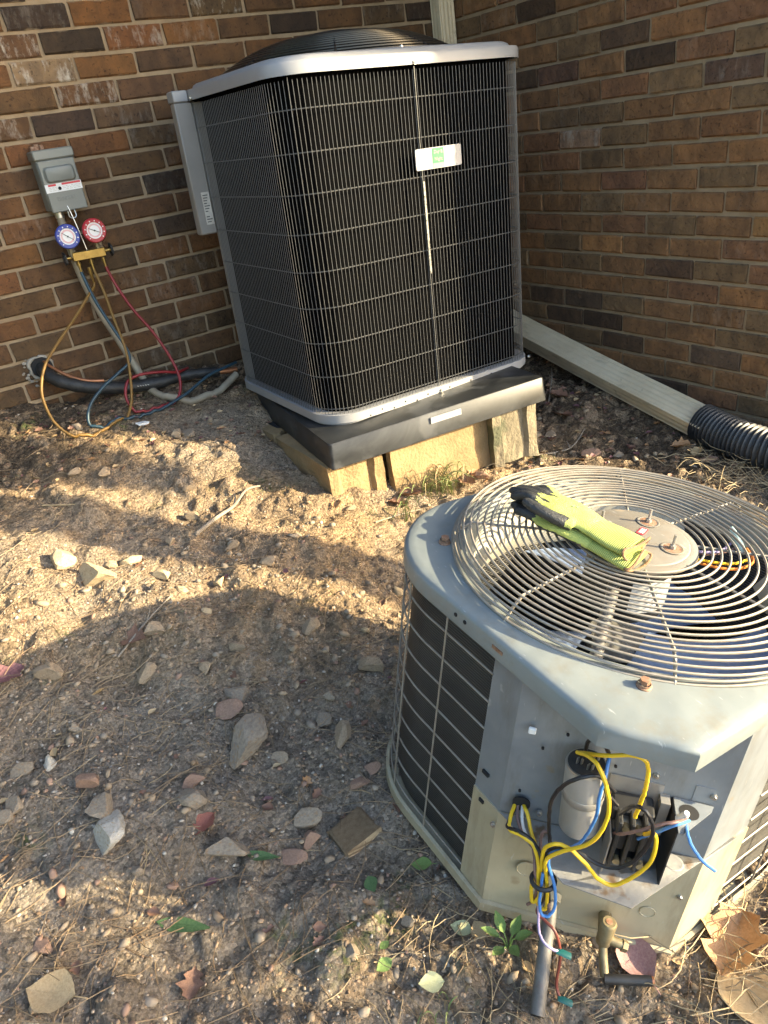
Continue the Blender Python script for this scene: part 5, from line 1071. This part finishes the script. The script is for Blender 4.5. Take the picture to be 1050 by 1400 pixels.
LMK += [(-1.955, -1.935, 'split wood chunk'), (-2.134, -1.29, 'curled brown leaf'), (-2.19, -1.805, 'dark red leaf'), (-1.72, -.93, 'grey twig'), (-1.42, -1.0, 'front left concrete block'), (-.72, -1.0, 'mossy concrete block'), (-.2, -1.40, 'drain pipe mouth'), (-.3, -.9, 'cream downspout'), (-1.85, -2.1, 'rim of the old air conditioner'), (-1.84, -.32, 'loop of the blue hose'), (-1.59, -.25, 'tan conduit'), (-1.06, -1.07, 'grass tuft'), (-2.402, -1.248, 'dark purple leaf'), (-2.29, -1.94, 'long green blade'), (-2.494, -1.951, 'long tan leaf')]
used = set(RLAB.values())
for o, i, kind, x, y, w_ in STN:
    if i in RLAB: continue
    for d_, lx, ly, t in sorted((math.hypot(x - lx, y - ly), lx, ly, t) for lx, ly, t in LMK):
        dx = (x - lx) * .87 - (y - ly) * .49; dy = (x - lx) * .49 + (y - ly) * .87
        side = ('right of' if dx > 0 else 'left of') if abs(dx) > abs(dy) else ('behind' if dy > 0 else 'in front of')
        tx = '%s %s stone %s the %s' % ('small' if w_ < .04 else 'medium', kind, side, t)
        if tx not in used: break
    used.add(tx); o['label'] = tx
# split wood chunk
wc = put('wood_chunk', MB().cbox(-.5, -.5, -.5, .5, .5, .5, .06, jit=.06).mesh('wood_chunk', MT['wood'], False), None, (-1.955, -1.935, gz(-1.955, -1.935) + .006), (.1, -.05, R(5)), (.085, .062, .03)); tag(wc, 'split chunk of wood with visible grain on the shaded dirt', 'wood')
ch = put('white_chip', MB().cbox(-.5, -.5, -.5, .5, .5, .5, .1, jit=.1).mesh('white_chip', MT['white'], False), None, (-1.766, -.375, gz(-1.766, -.375) + .004), (.1, .2, .4), (.04, .022, .008)); tag(ch, 'small white flake on the dirt beneath the red and blue hoses', 'flake')
# ------------------------------------------------------------------ scatter that nobody could count
def scatter_region():
    while True:
        if random.random() < .55: x, y = random.uniform(-2.8, -1.5), random.uniform(-2.5, -1.0)
        else: x, y = random.uniform(-3.0, .0), random.uniform(-3.0, -.02)
        if -1.32 < x < -.55 and -.93 < y < -.02: continue
        return x, y
oct_v = [(1, 0, 0), (0, 1, 0), (-1, 0, 0), (0, -1, 0), (0, 0, 1), (0, 0, -1)]; oct_f = [(0, 1, 4), (1, 2, 4), (2, 3, 4), (3, 0, 4), (1, 0, 5), (2, 1, 5), (3, 2, 5), (0, 3, 5)]
ico = bmesh.new(); bmesh.ops.create_icosphere(ico, subdivisions=1, radius=1); ico.verts.index_update(); IV = [tuple(v.co) for v in ico.verts]; IF = [tuple(q.index for q in f.verts) for f in ico.faces]; ico.free()
IVn = np.array(IV); IFn = np.array(IF)
def gravel_mesh(n, sizes, m, near):
    P = np.array([scatter_region() if not near or random.random() < .25 else (random.uniform(-2.65, -1.5), random.uniform(-2.55, -.85)) for _ in range(n)]); z = ground(P[:, 0], P[:, 1])
    s_ = rng.choice(sizes, n) * rng.uniform(.75, 1.3, n); a = rng.uniform(0, 6.3, n); dim = np.c_[s_ * rng.uniform(1, 1.7, n), s_, s_ * rng.uniform(.5, .9, n)]
    V = IVn[None] * rng.uniform(.72, 1.22, (n, 12, 1)) * dim[:, None, :]; tl = rng.uniform(-.5, .5, n); cz, sz = np.cos(a)[:, None], np.sin(a)[:, None]
    x, y, zz = V[..., 0], V[..., 1], V[..., 2]; zz, x = zz + x * tl[:, None], x; V = np.stack([x * cz - y * sz + P[:, :1], x * sz + y * cz + P[:, 1:], zz + (z + s_ * .15)[:, None]], -1).reshape(-1, 3)
    F = (IFn[None] + np.arange(n)[:, None, None] * 12).reshape(-1, 3); me = bpy.data.meshes.new('gravel'); me.vertices.add(len(V)); me.vertices.foreach_set('co', V.ravel()); me.loops.add(F.size); me.loops.foreach_set('vertex_index', F.ravel().astype(np.int32))
    me.polygons.add(len(F)); me.polygons.foreach_set('loop_start', np.arange(0, F.size, 3, dtype=np.int32)); me.update(calc_edges=True); me.materials.append(m); return me
SZ = [.0010, .0012, .0014, .0016, .0018, .0021, .0025, .0034]
for k, m, n, sz_, near in ((0, GRV[0], 6500, SZ, True), (1, GRV[1], 6500, SZ, True), (2, RK[3], 620, [.003, .004, .005, .0065, .009], False), (3, RK[0], 620, [.003, .004, .005, .0065, .009], False), (4, RK[2], 420, [.002, .003, .004, .007], False), (5, RK[4], 260, [.0015, .002, .003, .0045], False)):
    o = put('gravel', gravel_mesh(n, sz_, m, near)); o['kind'] = 'stuff'; tag(o, ('grey brown grit', 'tan grit', 'coarse grey brown grit', 'coarse tan grit', 'reddish grit', 'pale grit')[k] + ' spread over the bare dirt', 'gravel')
def needles(n, m, lmin, lmax, rad, region, lift=.004, name='pine_straw', label='dry brown pine needles strewn over the dirt', ang=None, rise=0):
    mb = MB()
    for _ in range(n):
        x, y = region(); a = random.uniform(0, 6.3) if ang is None else random.gauss(*ang); ln = random.uniform(lmin, lmax); bend = random.uniform(-.5, .5); P = []
        up_ = random.uniform(0, rise); z0 = None
        for i in range(5):
            t = i / 4; a2 = a + bend * (t - .5); px = x + math.cos(a2) * ln * (t - .5); py = y + math.sin(a2) * ln * (t - .5); P.append((px, py, t))
        zz = ground(np.array([p[0] for p in P]), np.array([p[1] for p in P])); base = max(zz) if random.random() < .3 else None
        pts = [(p[0], p[1], (base if base else z) + lift * random.uniform(.2, 1) + up_ * p[2]) for p, z in zip(P, zz)]
        mb.tube(pts, [rad, rad, rad, rad * .9, rad * .5], 3, cap=False)
    o = mb.build(name, m, None, True); o['kind'] = 'stuff'; tag(o, label, 'pine straw'); return o
needles(1900, MT['needle'], .04, .14, .00075, scatter_region)
needles(180, MT['straw'], .03, .12, .0008, lambda: (random.uniform(-2.75, -1.2), random.uniform(-2.75, -.6)), label='pale dry straw stems strewn over the dirt', name='dry_straw')
needles(260, MT['straw'], .06, .17, .0010, lambda: (random.gauss(-1.50, .12), random.gauss(-2.60, .08)), lift=.03, label='tangle of pale dry grass beside the old air conditioner', name='dry_grass', rise=.05)
needles(120, MT['straw'], .05, .14, .0011, lambda: (random.gauss(-.30, .10), random.gauss(-1.60, .08)), lift=.02, label='dry grass beside the corrugated drain pipe', name='dry_grass', rise=.04)
needles(150, MT['straw'], .04, .11, .0009, lambda: (random.uniform(-2.1, -1.55), random.uniform(-2.55, -2.15)), lift=.008, label='dry straw in front of the old air conditioner', name='dry_straw')
# ------------------------------------------------------------------ leaves
def leaf_mesh(m, shape='oval', curl=.25, sd=0):
    rnd = random.Random(sd); n, k = 10, 6; top = []
    for i in range(n + 1):
        t = i / n
        if shape == 'oval': wd = .36 * math.sin(math.pi * t ** .85) + .004
        elif shape == 'lobed': wd = .34 * math.sin(math.pi * t ** .8) * (1 + .38 * math.sin(t * 19)) + .02
        else: wd = .13 * math.sin(math.pi * t ** .8) + .004
        row = []
        for j in range(k + 1):
            s_ = j / k * 2 - 1; row.append((t - .5, s_ * wd * (1 + rnd.uniform(-.06, .06)), abs(s_) ** 1.5 * wd * .45 * curl * 2 + curl * .5 * (t - .5) ** 2 + rnd.uniform(-.02, .02) * curl * 2))
        top.append(row)
    mb = MB(); mb.loft(top, False); mb.loft([[(x, y, z - .006) for x, y, z in reversed(r)] for r in top], False); mb.tube([(-.72, 0, -.02), (-.5, 0, 0), (.2, 0, .002), (.45, 0, .02)], [.012, .011, .008, .003], 5)
    return mb.mesh('leaf', m, True)
LEAVES = [(-2.134, -1.290, .078, 'brown', 'lobed', .5, 'curled brown leaf on the shaded dirt just below the sunlit band'), (-2.402, -1.248, .074, 'purple', 'lobed', .4, 'dark purple leaf at the far left edge'), (-2.190, -1.805, .055, 'red', 'oval', .5, 'dark red curled leaf in the middle of the shaded dirt'),
    (-2.494, -1.951, .085, 'tan', 'oval', .3, 'long tan leaf in the lower left corner'), (-2.313, -2.025, .05, 'brown', 'lobed', .6, 'crumpled brown leaf near the bottom edge'), (-1.563, -2.469, .135, 'orange', 'lobed', .7, 'big crinkled orange brown leaf right of the old air conditioner base'), (-1.612, -2.530, .14, 'tan', 'oval', .25, 'large smooth tan leaf in the lower right corner'),
    (-1.708, -2.392, .085, 'pink', 'oval', .5, 'pinkish curled leaf by the brass valve'), (-1.904, -2.191, .04, 'pale', 'oval', .3, 'pale green leaf left of the thick copper pipe'), (-1.884, -2.215, .04, 'tan', 'oval', .5, 'yellowing leaf at the bottom corner of the old air conditioner'), (-2.002, -2.238, .042, 'pale', 'oval', .3, 'pale leaf lying in the sunlit dirt at the bottom'),
    (-.266, -1.388, .065, 'orange', 'lobed', .7, 'orange leaf beside the corrugated drain pipe'), (-.259, -1.447, .055, 'tan', 'lobed', .5, 'tan leaf just in front of the orange one by the drain pipe'), (-1.236, -1.075, .065, 'brown', 'lobed', .7, 'crumpled brown leaf in front of the sunlit concrete block'), (-1.176, -1.070, .08, 'brown', 'lobed', .8, 'larger crumpled brown leaf beside the grass tuft'),
    (-.953, -1.079, .07, 'brown', 'lobed', .6, 'brown leaf between the grass tuft and the mossy block'), (-1.426, -1.04, .045, 'orange', 'oval', .6, 'small orange leaf at the corner of the front left block'), (-.912, -1.061, .05, 'orange', 'lobed', .6, 'rusty leaf beside the mossy concrete block'), (-.400, -.974, .09, 'brown', 'lobed', .4, 'dark brown leaf in the mould left of the cream downspout'), (-.325, -.883, .08, 'brown', 'lobed', .5, 'dark brown leaf close against the cream downspout'),
    (-1.888, -2.058, .04, 'lime', 'oval', .2, 'small green leaf by the left edge of the old air conditioner'), (-1.845, -2.078, .035, 'lime', 'oval', .2, 'green leaf tucked under the rim of the old air conditioner'), (-1.989, -2.049, .034, 'green', 'oval', .2, 'dark green leaf on the shaded dirt'), (-2.048, -2.175, .03, 'lime', 'oval', .2, 'bright green leaf in the sun at the bottom'), (-2.029, -2.148, .02, 'lime', 'oval', .2, 'tiny bright green leaf above the other one'), (-2.129, -1.908, .075, 'green', 'blade', .3, 'narrow green leaf below the split wood'), (-1.64, -2.60, .07, 'lime', 'oval', .3, 'green leaf at the lower right edge'), (-2.29, -1.94, .10, 'green', 'blade', .2, 'long green blade of grass lying at lower left')]
for i, (x, y, s_, c_, sh, cu_, lb_) in enumerate(LEAVES):
    o = put('leaf', leaf_mesh(LF[c_], sh, cu_, i), None, (x, y, gz(x, y) + .006 + s_ * .04), (random.uniform(-.25, .25), random.uniform(-.2, .2), random.uniform(0, 6.3)), (s_, s_, s_)); tag(o, lb_, 'leaf', 'leaves lying on the dirt')
    if sh == 'blade': o.rotation_euler = (0, 0, R(-65 + 20 * (i % 2)))
LVM = [leaf_mesh(LF[c], s_, .6, 50 + q) for q, (c, s_) in enumerate((('brown', 'lobed'), ('tan', 'oval'), ('orange', 'lobed'), ('purple', 'oval'), ('brown', 'oval')))]
mbs = {}
for _ in range(800):
    if random.random() < .6: x, y = random.uniform(-.95, -.05), random.uniform(-1.75, -.3)
    elif random.random() < .5: x, y = random.uniform(-2.3, -1.35), random.uniform(-.6, -.05)
    else: x, y = scatter_region()
    if -1.32 < x < -.55 and y > -.95: continue
    me = random.choice(LVM); s_ = random.uniform(.010, .030); M_ = Matrix.Translation((x, y, gz(x, y) + .003)) @ Matrix.Rotation(random.uniform(0, 6.3), 4, 'Z') @ Matrix.Rotation(random.uniform(-.6, .6), 4, 'X') @ Matrix.Diagonal((s_, s_ * .9, s_, 1))
    mbs.setdefault(me.materials[0].name, (MB(), me.materials[0]))[0].add([M_ @ v.co for v in me.vertices], [tuple(p.vertices) for p in me.polygons])
for k, (mb, m) in mbs.items():
    o = mb.build('leaf_litter', m, None); o['kind'] = 'stuff'; tag(o, 'broken bits of dry %s leaf litter on the dirt' % k.split('_')[1], 'leaf litter')
# seedling in front of the old unit
sd = thing('seedling', 'bright green leafy seedling beside the thick cut copper pipe', 'plant', (-1.862, -2.262, gz(-1.862, -2.262)))
for k in range(6):
    a = R(60 * k + 15); h_ = .016 + .006 * (k % 3); MB().tube([(0, 0, -.01), (.008 * math.cos(a), .008 * math.sin(a), h_ * .8), (.016 * math.cos(a), .016 * math.sin(a), h_)], .0013, 5).build('stem', LF['lime'], sd)
    put('leaf', leaf_mesh(LF['lime'], 'oval', .3, 70 + k), sd, (.028 * math.cos(a), .028 * math.sin(a), h_ + .008), (random.uniform(-.2, .2), -.55, a), (.036, .024, .036))
def twig(label, pts, r0, m=MT['twig'], br=True):
    t = thing('twig', label, 'twig'); P_ = spline([(x, y, gz(x, y) + dz) for x, y, dz in pts], 6)
    MB().tube(P_, [r0 * (1 - .6 * i / len(P_)) * random.uniform(.9, 1.1) for i in range(len(P_))], 7).build('stem', m, t)
    if br: q = P_[len(P_) // 2]; MB().tube([q, q + Vector((.02, .03, .008)), q + Vector((.03, .06, .012))], [r0 * .6, r0 * .4, r0 * .2], 5).build('side_shoot', m, t)
twig('grey twig lying across the sunlit dirt left of the concrete blocks', [(-1.853, -.99, .008), (-1.763, -.947, .010), (-1.70, -.915, .012), (-1.644, -.891, .012), (-1.59, -.868, .014)], .0065)
twig('thin dry twig beside the curled brown leaf', [(-2.182, -1.31, .006), (-2.089, -1.265, .008), (-2.006, -1.217, .008)], .003)
twig('straight straw coloured stalk in the far left sunlit dirt', [(-2.17, -.66, .006), (-2.11, -.70, .008), (-2.03, -.74, .006)], .0032, MT['straw'], False)
twig('thin twig lying in front of the concrete blocks', [(-1.36, -1.14, .005), (-1.27, -1.13, .008), (-1.19, -1.14, .006)], .003)
twig('dry stick on the mould between blocks and downspout', [(-.66, -1.10, .006), (-.52, -1.12, .01), (-.42, -1.10, .008)], .0035)
twig('thin stem leaning on the cream downspout', [(-.36, -.86, .006), (-.28, -.80, .05), (-.2, -.72, .08)], .0022, MT['twig'], False)
# grass tuft by the blocks
def tuft(label, x, y, n, hmin, hmax, spread, mats):
    g = thing('grass_tuft', label, 'grass', (x, y, gz(x, y)))
    mbx = [MB() for _ in mats]
    for _ in range(n):
        a = random.uniform(0, 6.3); q = random.random(); h_ = random.uniform(hmin, hmax); bx, by = random.gauss(0, spread), random.gauss(0, spread * .35); ln = random.uniform(.3, 1.1) * h_
        P_ = [(bx, by, -.01), (bx + math.cos(a) * ln * .2, by + math.sin(a) * ln * .2, h_ * .55), (bx + math.cos(a) * ln * .6, by + math.sin(a) * ln * .6, h_ * .85), (bx + math.cos(a) * ln * 1.1, by + math.sin(a) * ln * 1.1, h_ * random.uniform(.5, .8))]
        random.choice(mbx).tube(spline(P_, 4), [.0015, .0016, .0017, .0017, .0017, .0016, .0015, .0014, .0012, .001, .0008, .0006, .0003], 4, flat=.35)
    for mb, m in zip(mbx, mats): 
        if mb.v: mb.build('blades', m, g)['kind'] = 'stuff'
tuft('tuft of thin green grass in front of the sunlit concrete block', -1.055, -1.075, 95, .04, .125, .06, (MT['grass'], MT['grass'], MT['straw']))
tuft('few long grass blades at the back edge of the old air conditioner', -1.25, -1.16, 10, .05, .12, .02, (MT['grass'],))
tuft('small clump of straw and weeds at the bottom edge of the sunlit dirt', -2.03, -2.28, 14, .02, .05, .03, (MT['grass'], MT['straw']))

# ------------------------------------------------------------------ beyond the frame, left: foliage screen added to block sky light
hg = thing('hedge', 'tall dark evergreen foliage added out of view on the left to block sky light', 'hedge', (-4.6, -1.6, -1.0))  # added to keep sky light off the left side of the new unit
mb = MB()
for k in range(6): mb.tube([(random.uniform(-.1, .1), -1.9 + .75 * k, -.1), (0, -1.9 + .75 * k, 1.6), (random.uniform(-.1, .1), -1.85 + .75 * k, 2.8)], [.06, .045, .02], 7); mb.build('trunk', MT['bark'], hg); mb = MB()
cr = MB()
for _ in range(7000):
    p = Vector((random.gauss(0, .28), random.uniform(-2.3, 2.3), random.uniform(.1, 3.1))); q = Quaternion((random.gauss(0, 1), random.gauss(0, 1), random.gauss(0, 1), random.gauss(0, 1))).normalized().to_matrix(); s_ = random.uniform(.06, .13)
    cr.add([p + q @ Vector(v) * s_ for v in ((-1, 0, 0), (0, -.45, .08), (1, 0, 0), (0, .45, .08))], [(0, 1, 2, 3)])
cr.build('foliage', MT['crown'], hg, False)
# ------------------------------------------------------------------ beyond the frame: post and leafy crowns added to cast shade on the corner
post = thing('porch_post', 'square post added out of view to cast a narrow shadow band', 'post', (.20, -2.95, 0))  # invented post, placed for the dark band across the dirt
MB().cbox(-.07, -.07, -1.2, .07, .07, 1.48, .006).build('shaft', MT['trim'], post, False)
MB().cbox(-.10, -.10, -1.2, .10, .10, -.92, .006).build('base', MT['trim'], post, False)
tr = thing('tree', 'leafy crown on a trunk, added out of view to shade the left wall', 'tree', (3.2, -4.3, -1.05))  # invented; its crown keeps sun off the left wall
MB().tube(spline([(0, 0, -.1), (.03, .02, 1.2), (-.1, -.05, 2.6), (-.3, -.15, 3.8), (-.5, -.2, 5.2)], 6), [.13 - .0044 * i for i in range(25)], 12).build('trunk', MT['bark'], tr)
mb = MB()
for k in range(9):
    a = 2.4 * k; z = 2.6 + .28 * k; mb.tube(spline([(-.2, -.1, z), (-.5 + .6 * math.cos(a), -.15 + .6 * math.sin(a), z + .4), (-.9 + 1.2 * math.cos(a), -.25 + 1.1 * math.sin(a), z + .7)], 4), [.05 - .005 * i for i in range(9)], 7)
mb.build('limb', MT['bark'], tr)
mb = MB()
for _ in range(5200):
    c = Vector((random.gauss(0, 1), random.gauss(0, 1), random.gauss(0, 1))).normalized() * random.random() ** .33; p = Vector((-1.0 + c.x * 1.35, -.35 + c.y * 1.1, 4.75 + c.z * .95)); q = Quaternion((random.gauss(0, 1), random.gauss(0, 1), random.gauss(0, 1), random.gauss(0, 1))).normalized().to_matrix(); s_ = random.uniform(.05, .09)
    mb.add([p + q @ Vector(v) * s_ for v in ((-1, 0, 0), (0, -.45, .08), (1, 0, 0), (0, .45, .08))], [(0, 1, 2, 3)])
for _ in range(3400):  # extra leaf clump shaped to shade the dirt left of the pad
    c = Vector((random.gauss(0, 1), random.gauss(0, 1), random.gauss(0, 1))).normalized() * random.random() ** .33
    p = Vector((-1.50 + .728 * c.x * .3 + .6855 * c.y * .15, .295 - .6855 * c.x * .3 + .728 * c.y * .15, 2.74 + c.z * .72)); q = Quaternion((random.gauss(0, 1), random.gauss(0, 1), random.gauss(0, 1), random.gauss(0, 1))).normalized().to_matrix(); s_ = random.uniform(.04, .07)
    mb.add([p + q @ Vector(v) * s_ for v in ((-1, 0, 0), (0, -.45, .08), (1, 0, 0), (0, .45, .08))], [(0, 1, 2, 3)])
mb.build('crown', MT['crown'], tr, False)
MB().tube(spline([(-.2, -.1, 3.3), (-.8, .1, 3.7), (-1.3, .28, 3.75), (-1.47, .32, 3.3)], 5), [.045 - .0024 * i for i in range(16)], 7).build('limb', MT['bark'], tr)
sh_ = thing('shrub', 'loose leafy bush added out of view to dapple the lower left dirt', 'shrub', (.35, -4.85, -1.1))  # invented; its leaves break up the sun on the lower left dirt
for k in range(7): a = R(51 * k); MB().tube(spline([(0, 0, -.05), (.12 * math.cos(a), .12 * math.sin(a), .7), (.3 * math.cos(a), .3 * math.sin(a), 1.5)], 4), [.018 - .0015 * i for i in range(9)], 6).build('stem', MT['bark'], sh_)
mb = MB()
for _ in range(3400):
    c = Vector((random.gauss(0, 1), random.gauss(0, 1), random.gauss(0, 1))).normalized() * random.random() ** .33; p = Vector((c.x * .46 + .02, c.y * .46 - .12, 1.2 + c.z * .85)); q = Quaternion((random.gauss(0, 1), random.gauss(0, 1), random.gauss(0, 1), random.gauss(0, 1))).normalized().to_matrix(); s_ = random.uniform(.03, .055)
    mb.add([p + q @ Vector(v) * s_ for v in ((-1, 0, 0), (0, -.45, .08), (1, 0, 0), (0, .45, .08))], [(0, 1, 2, 3)])
mb.build('foliage', MT['crown'], sh_, False)
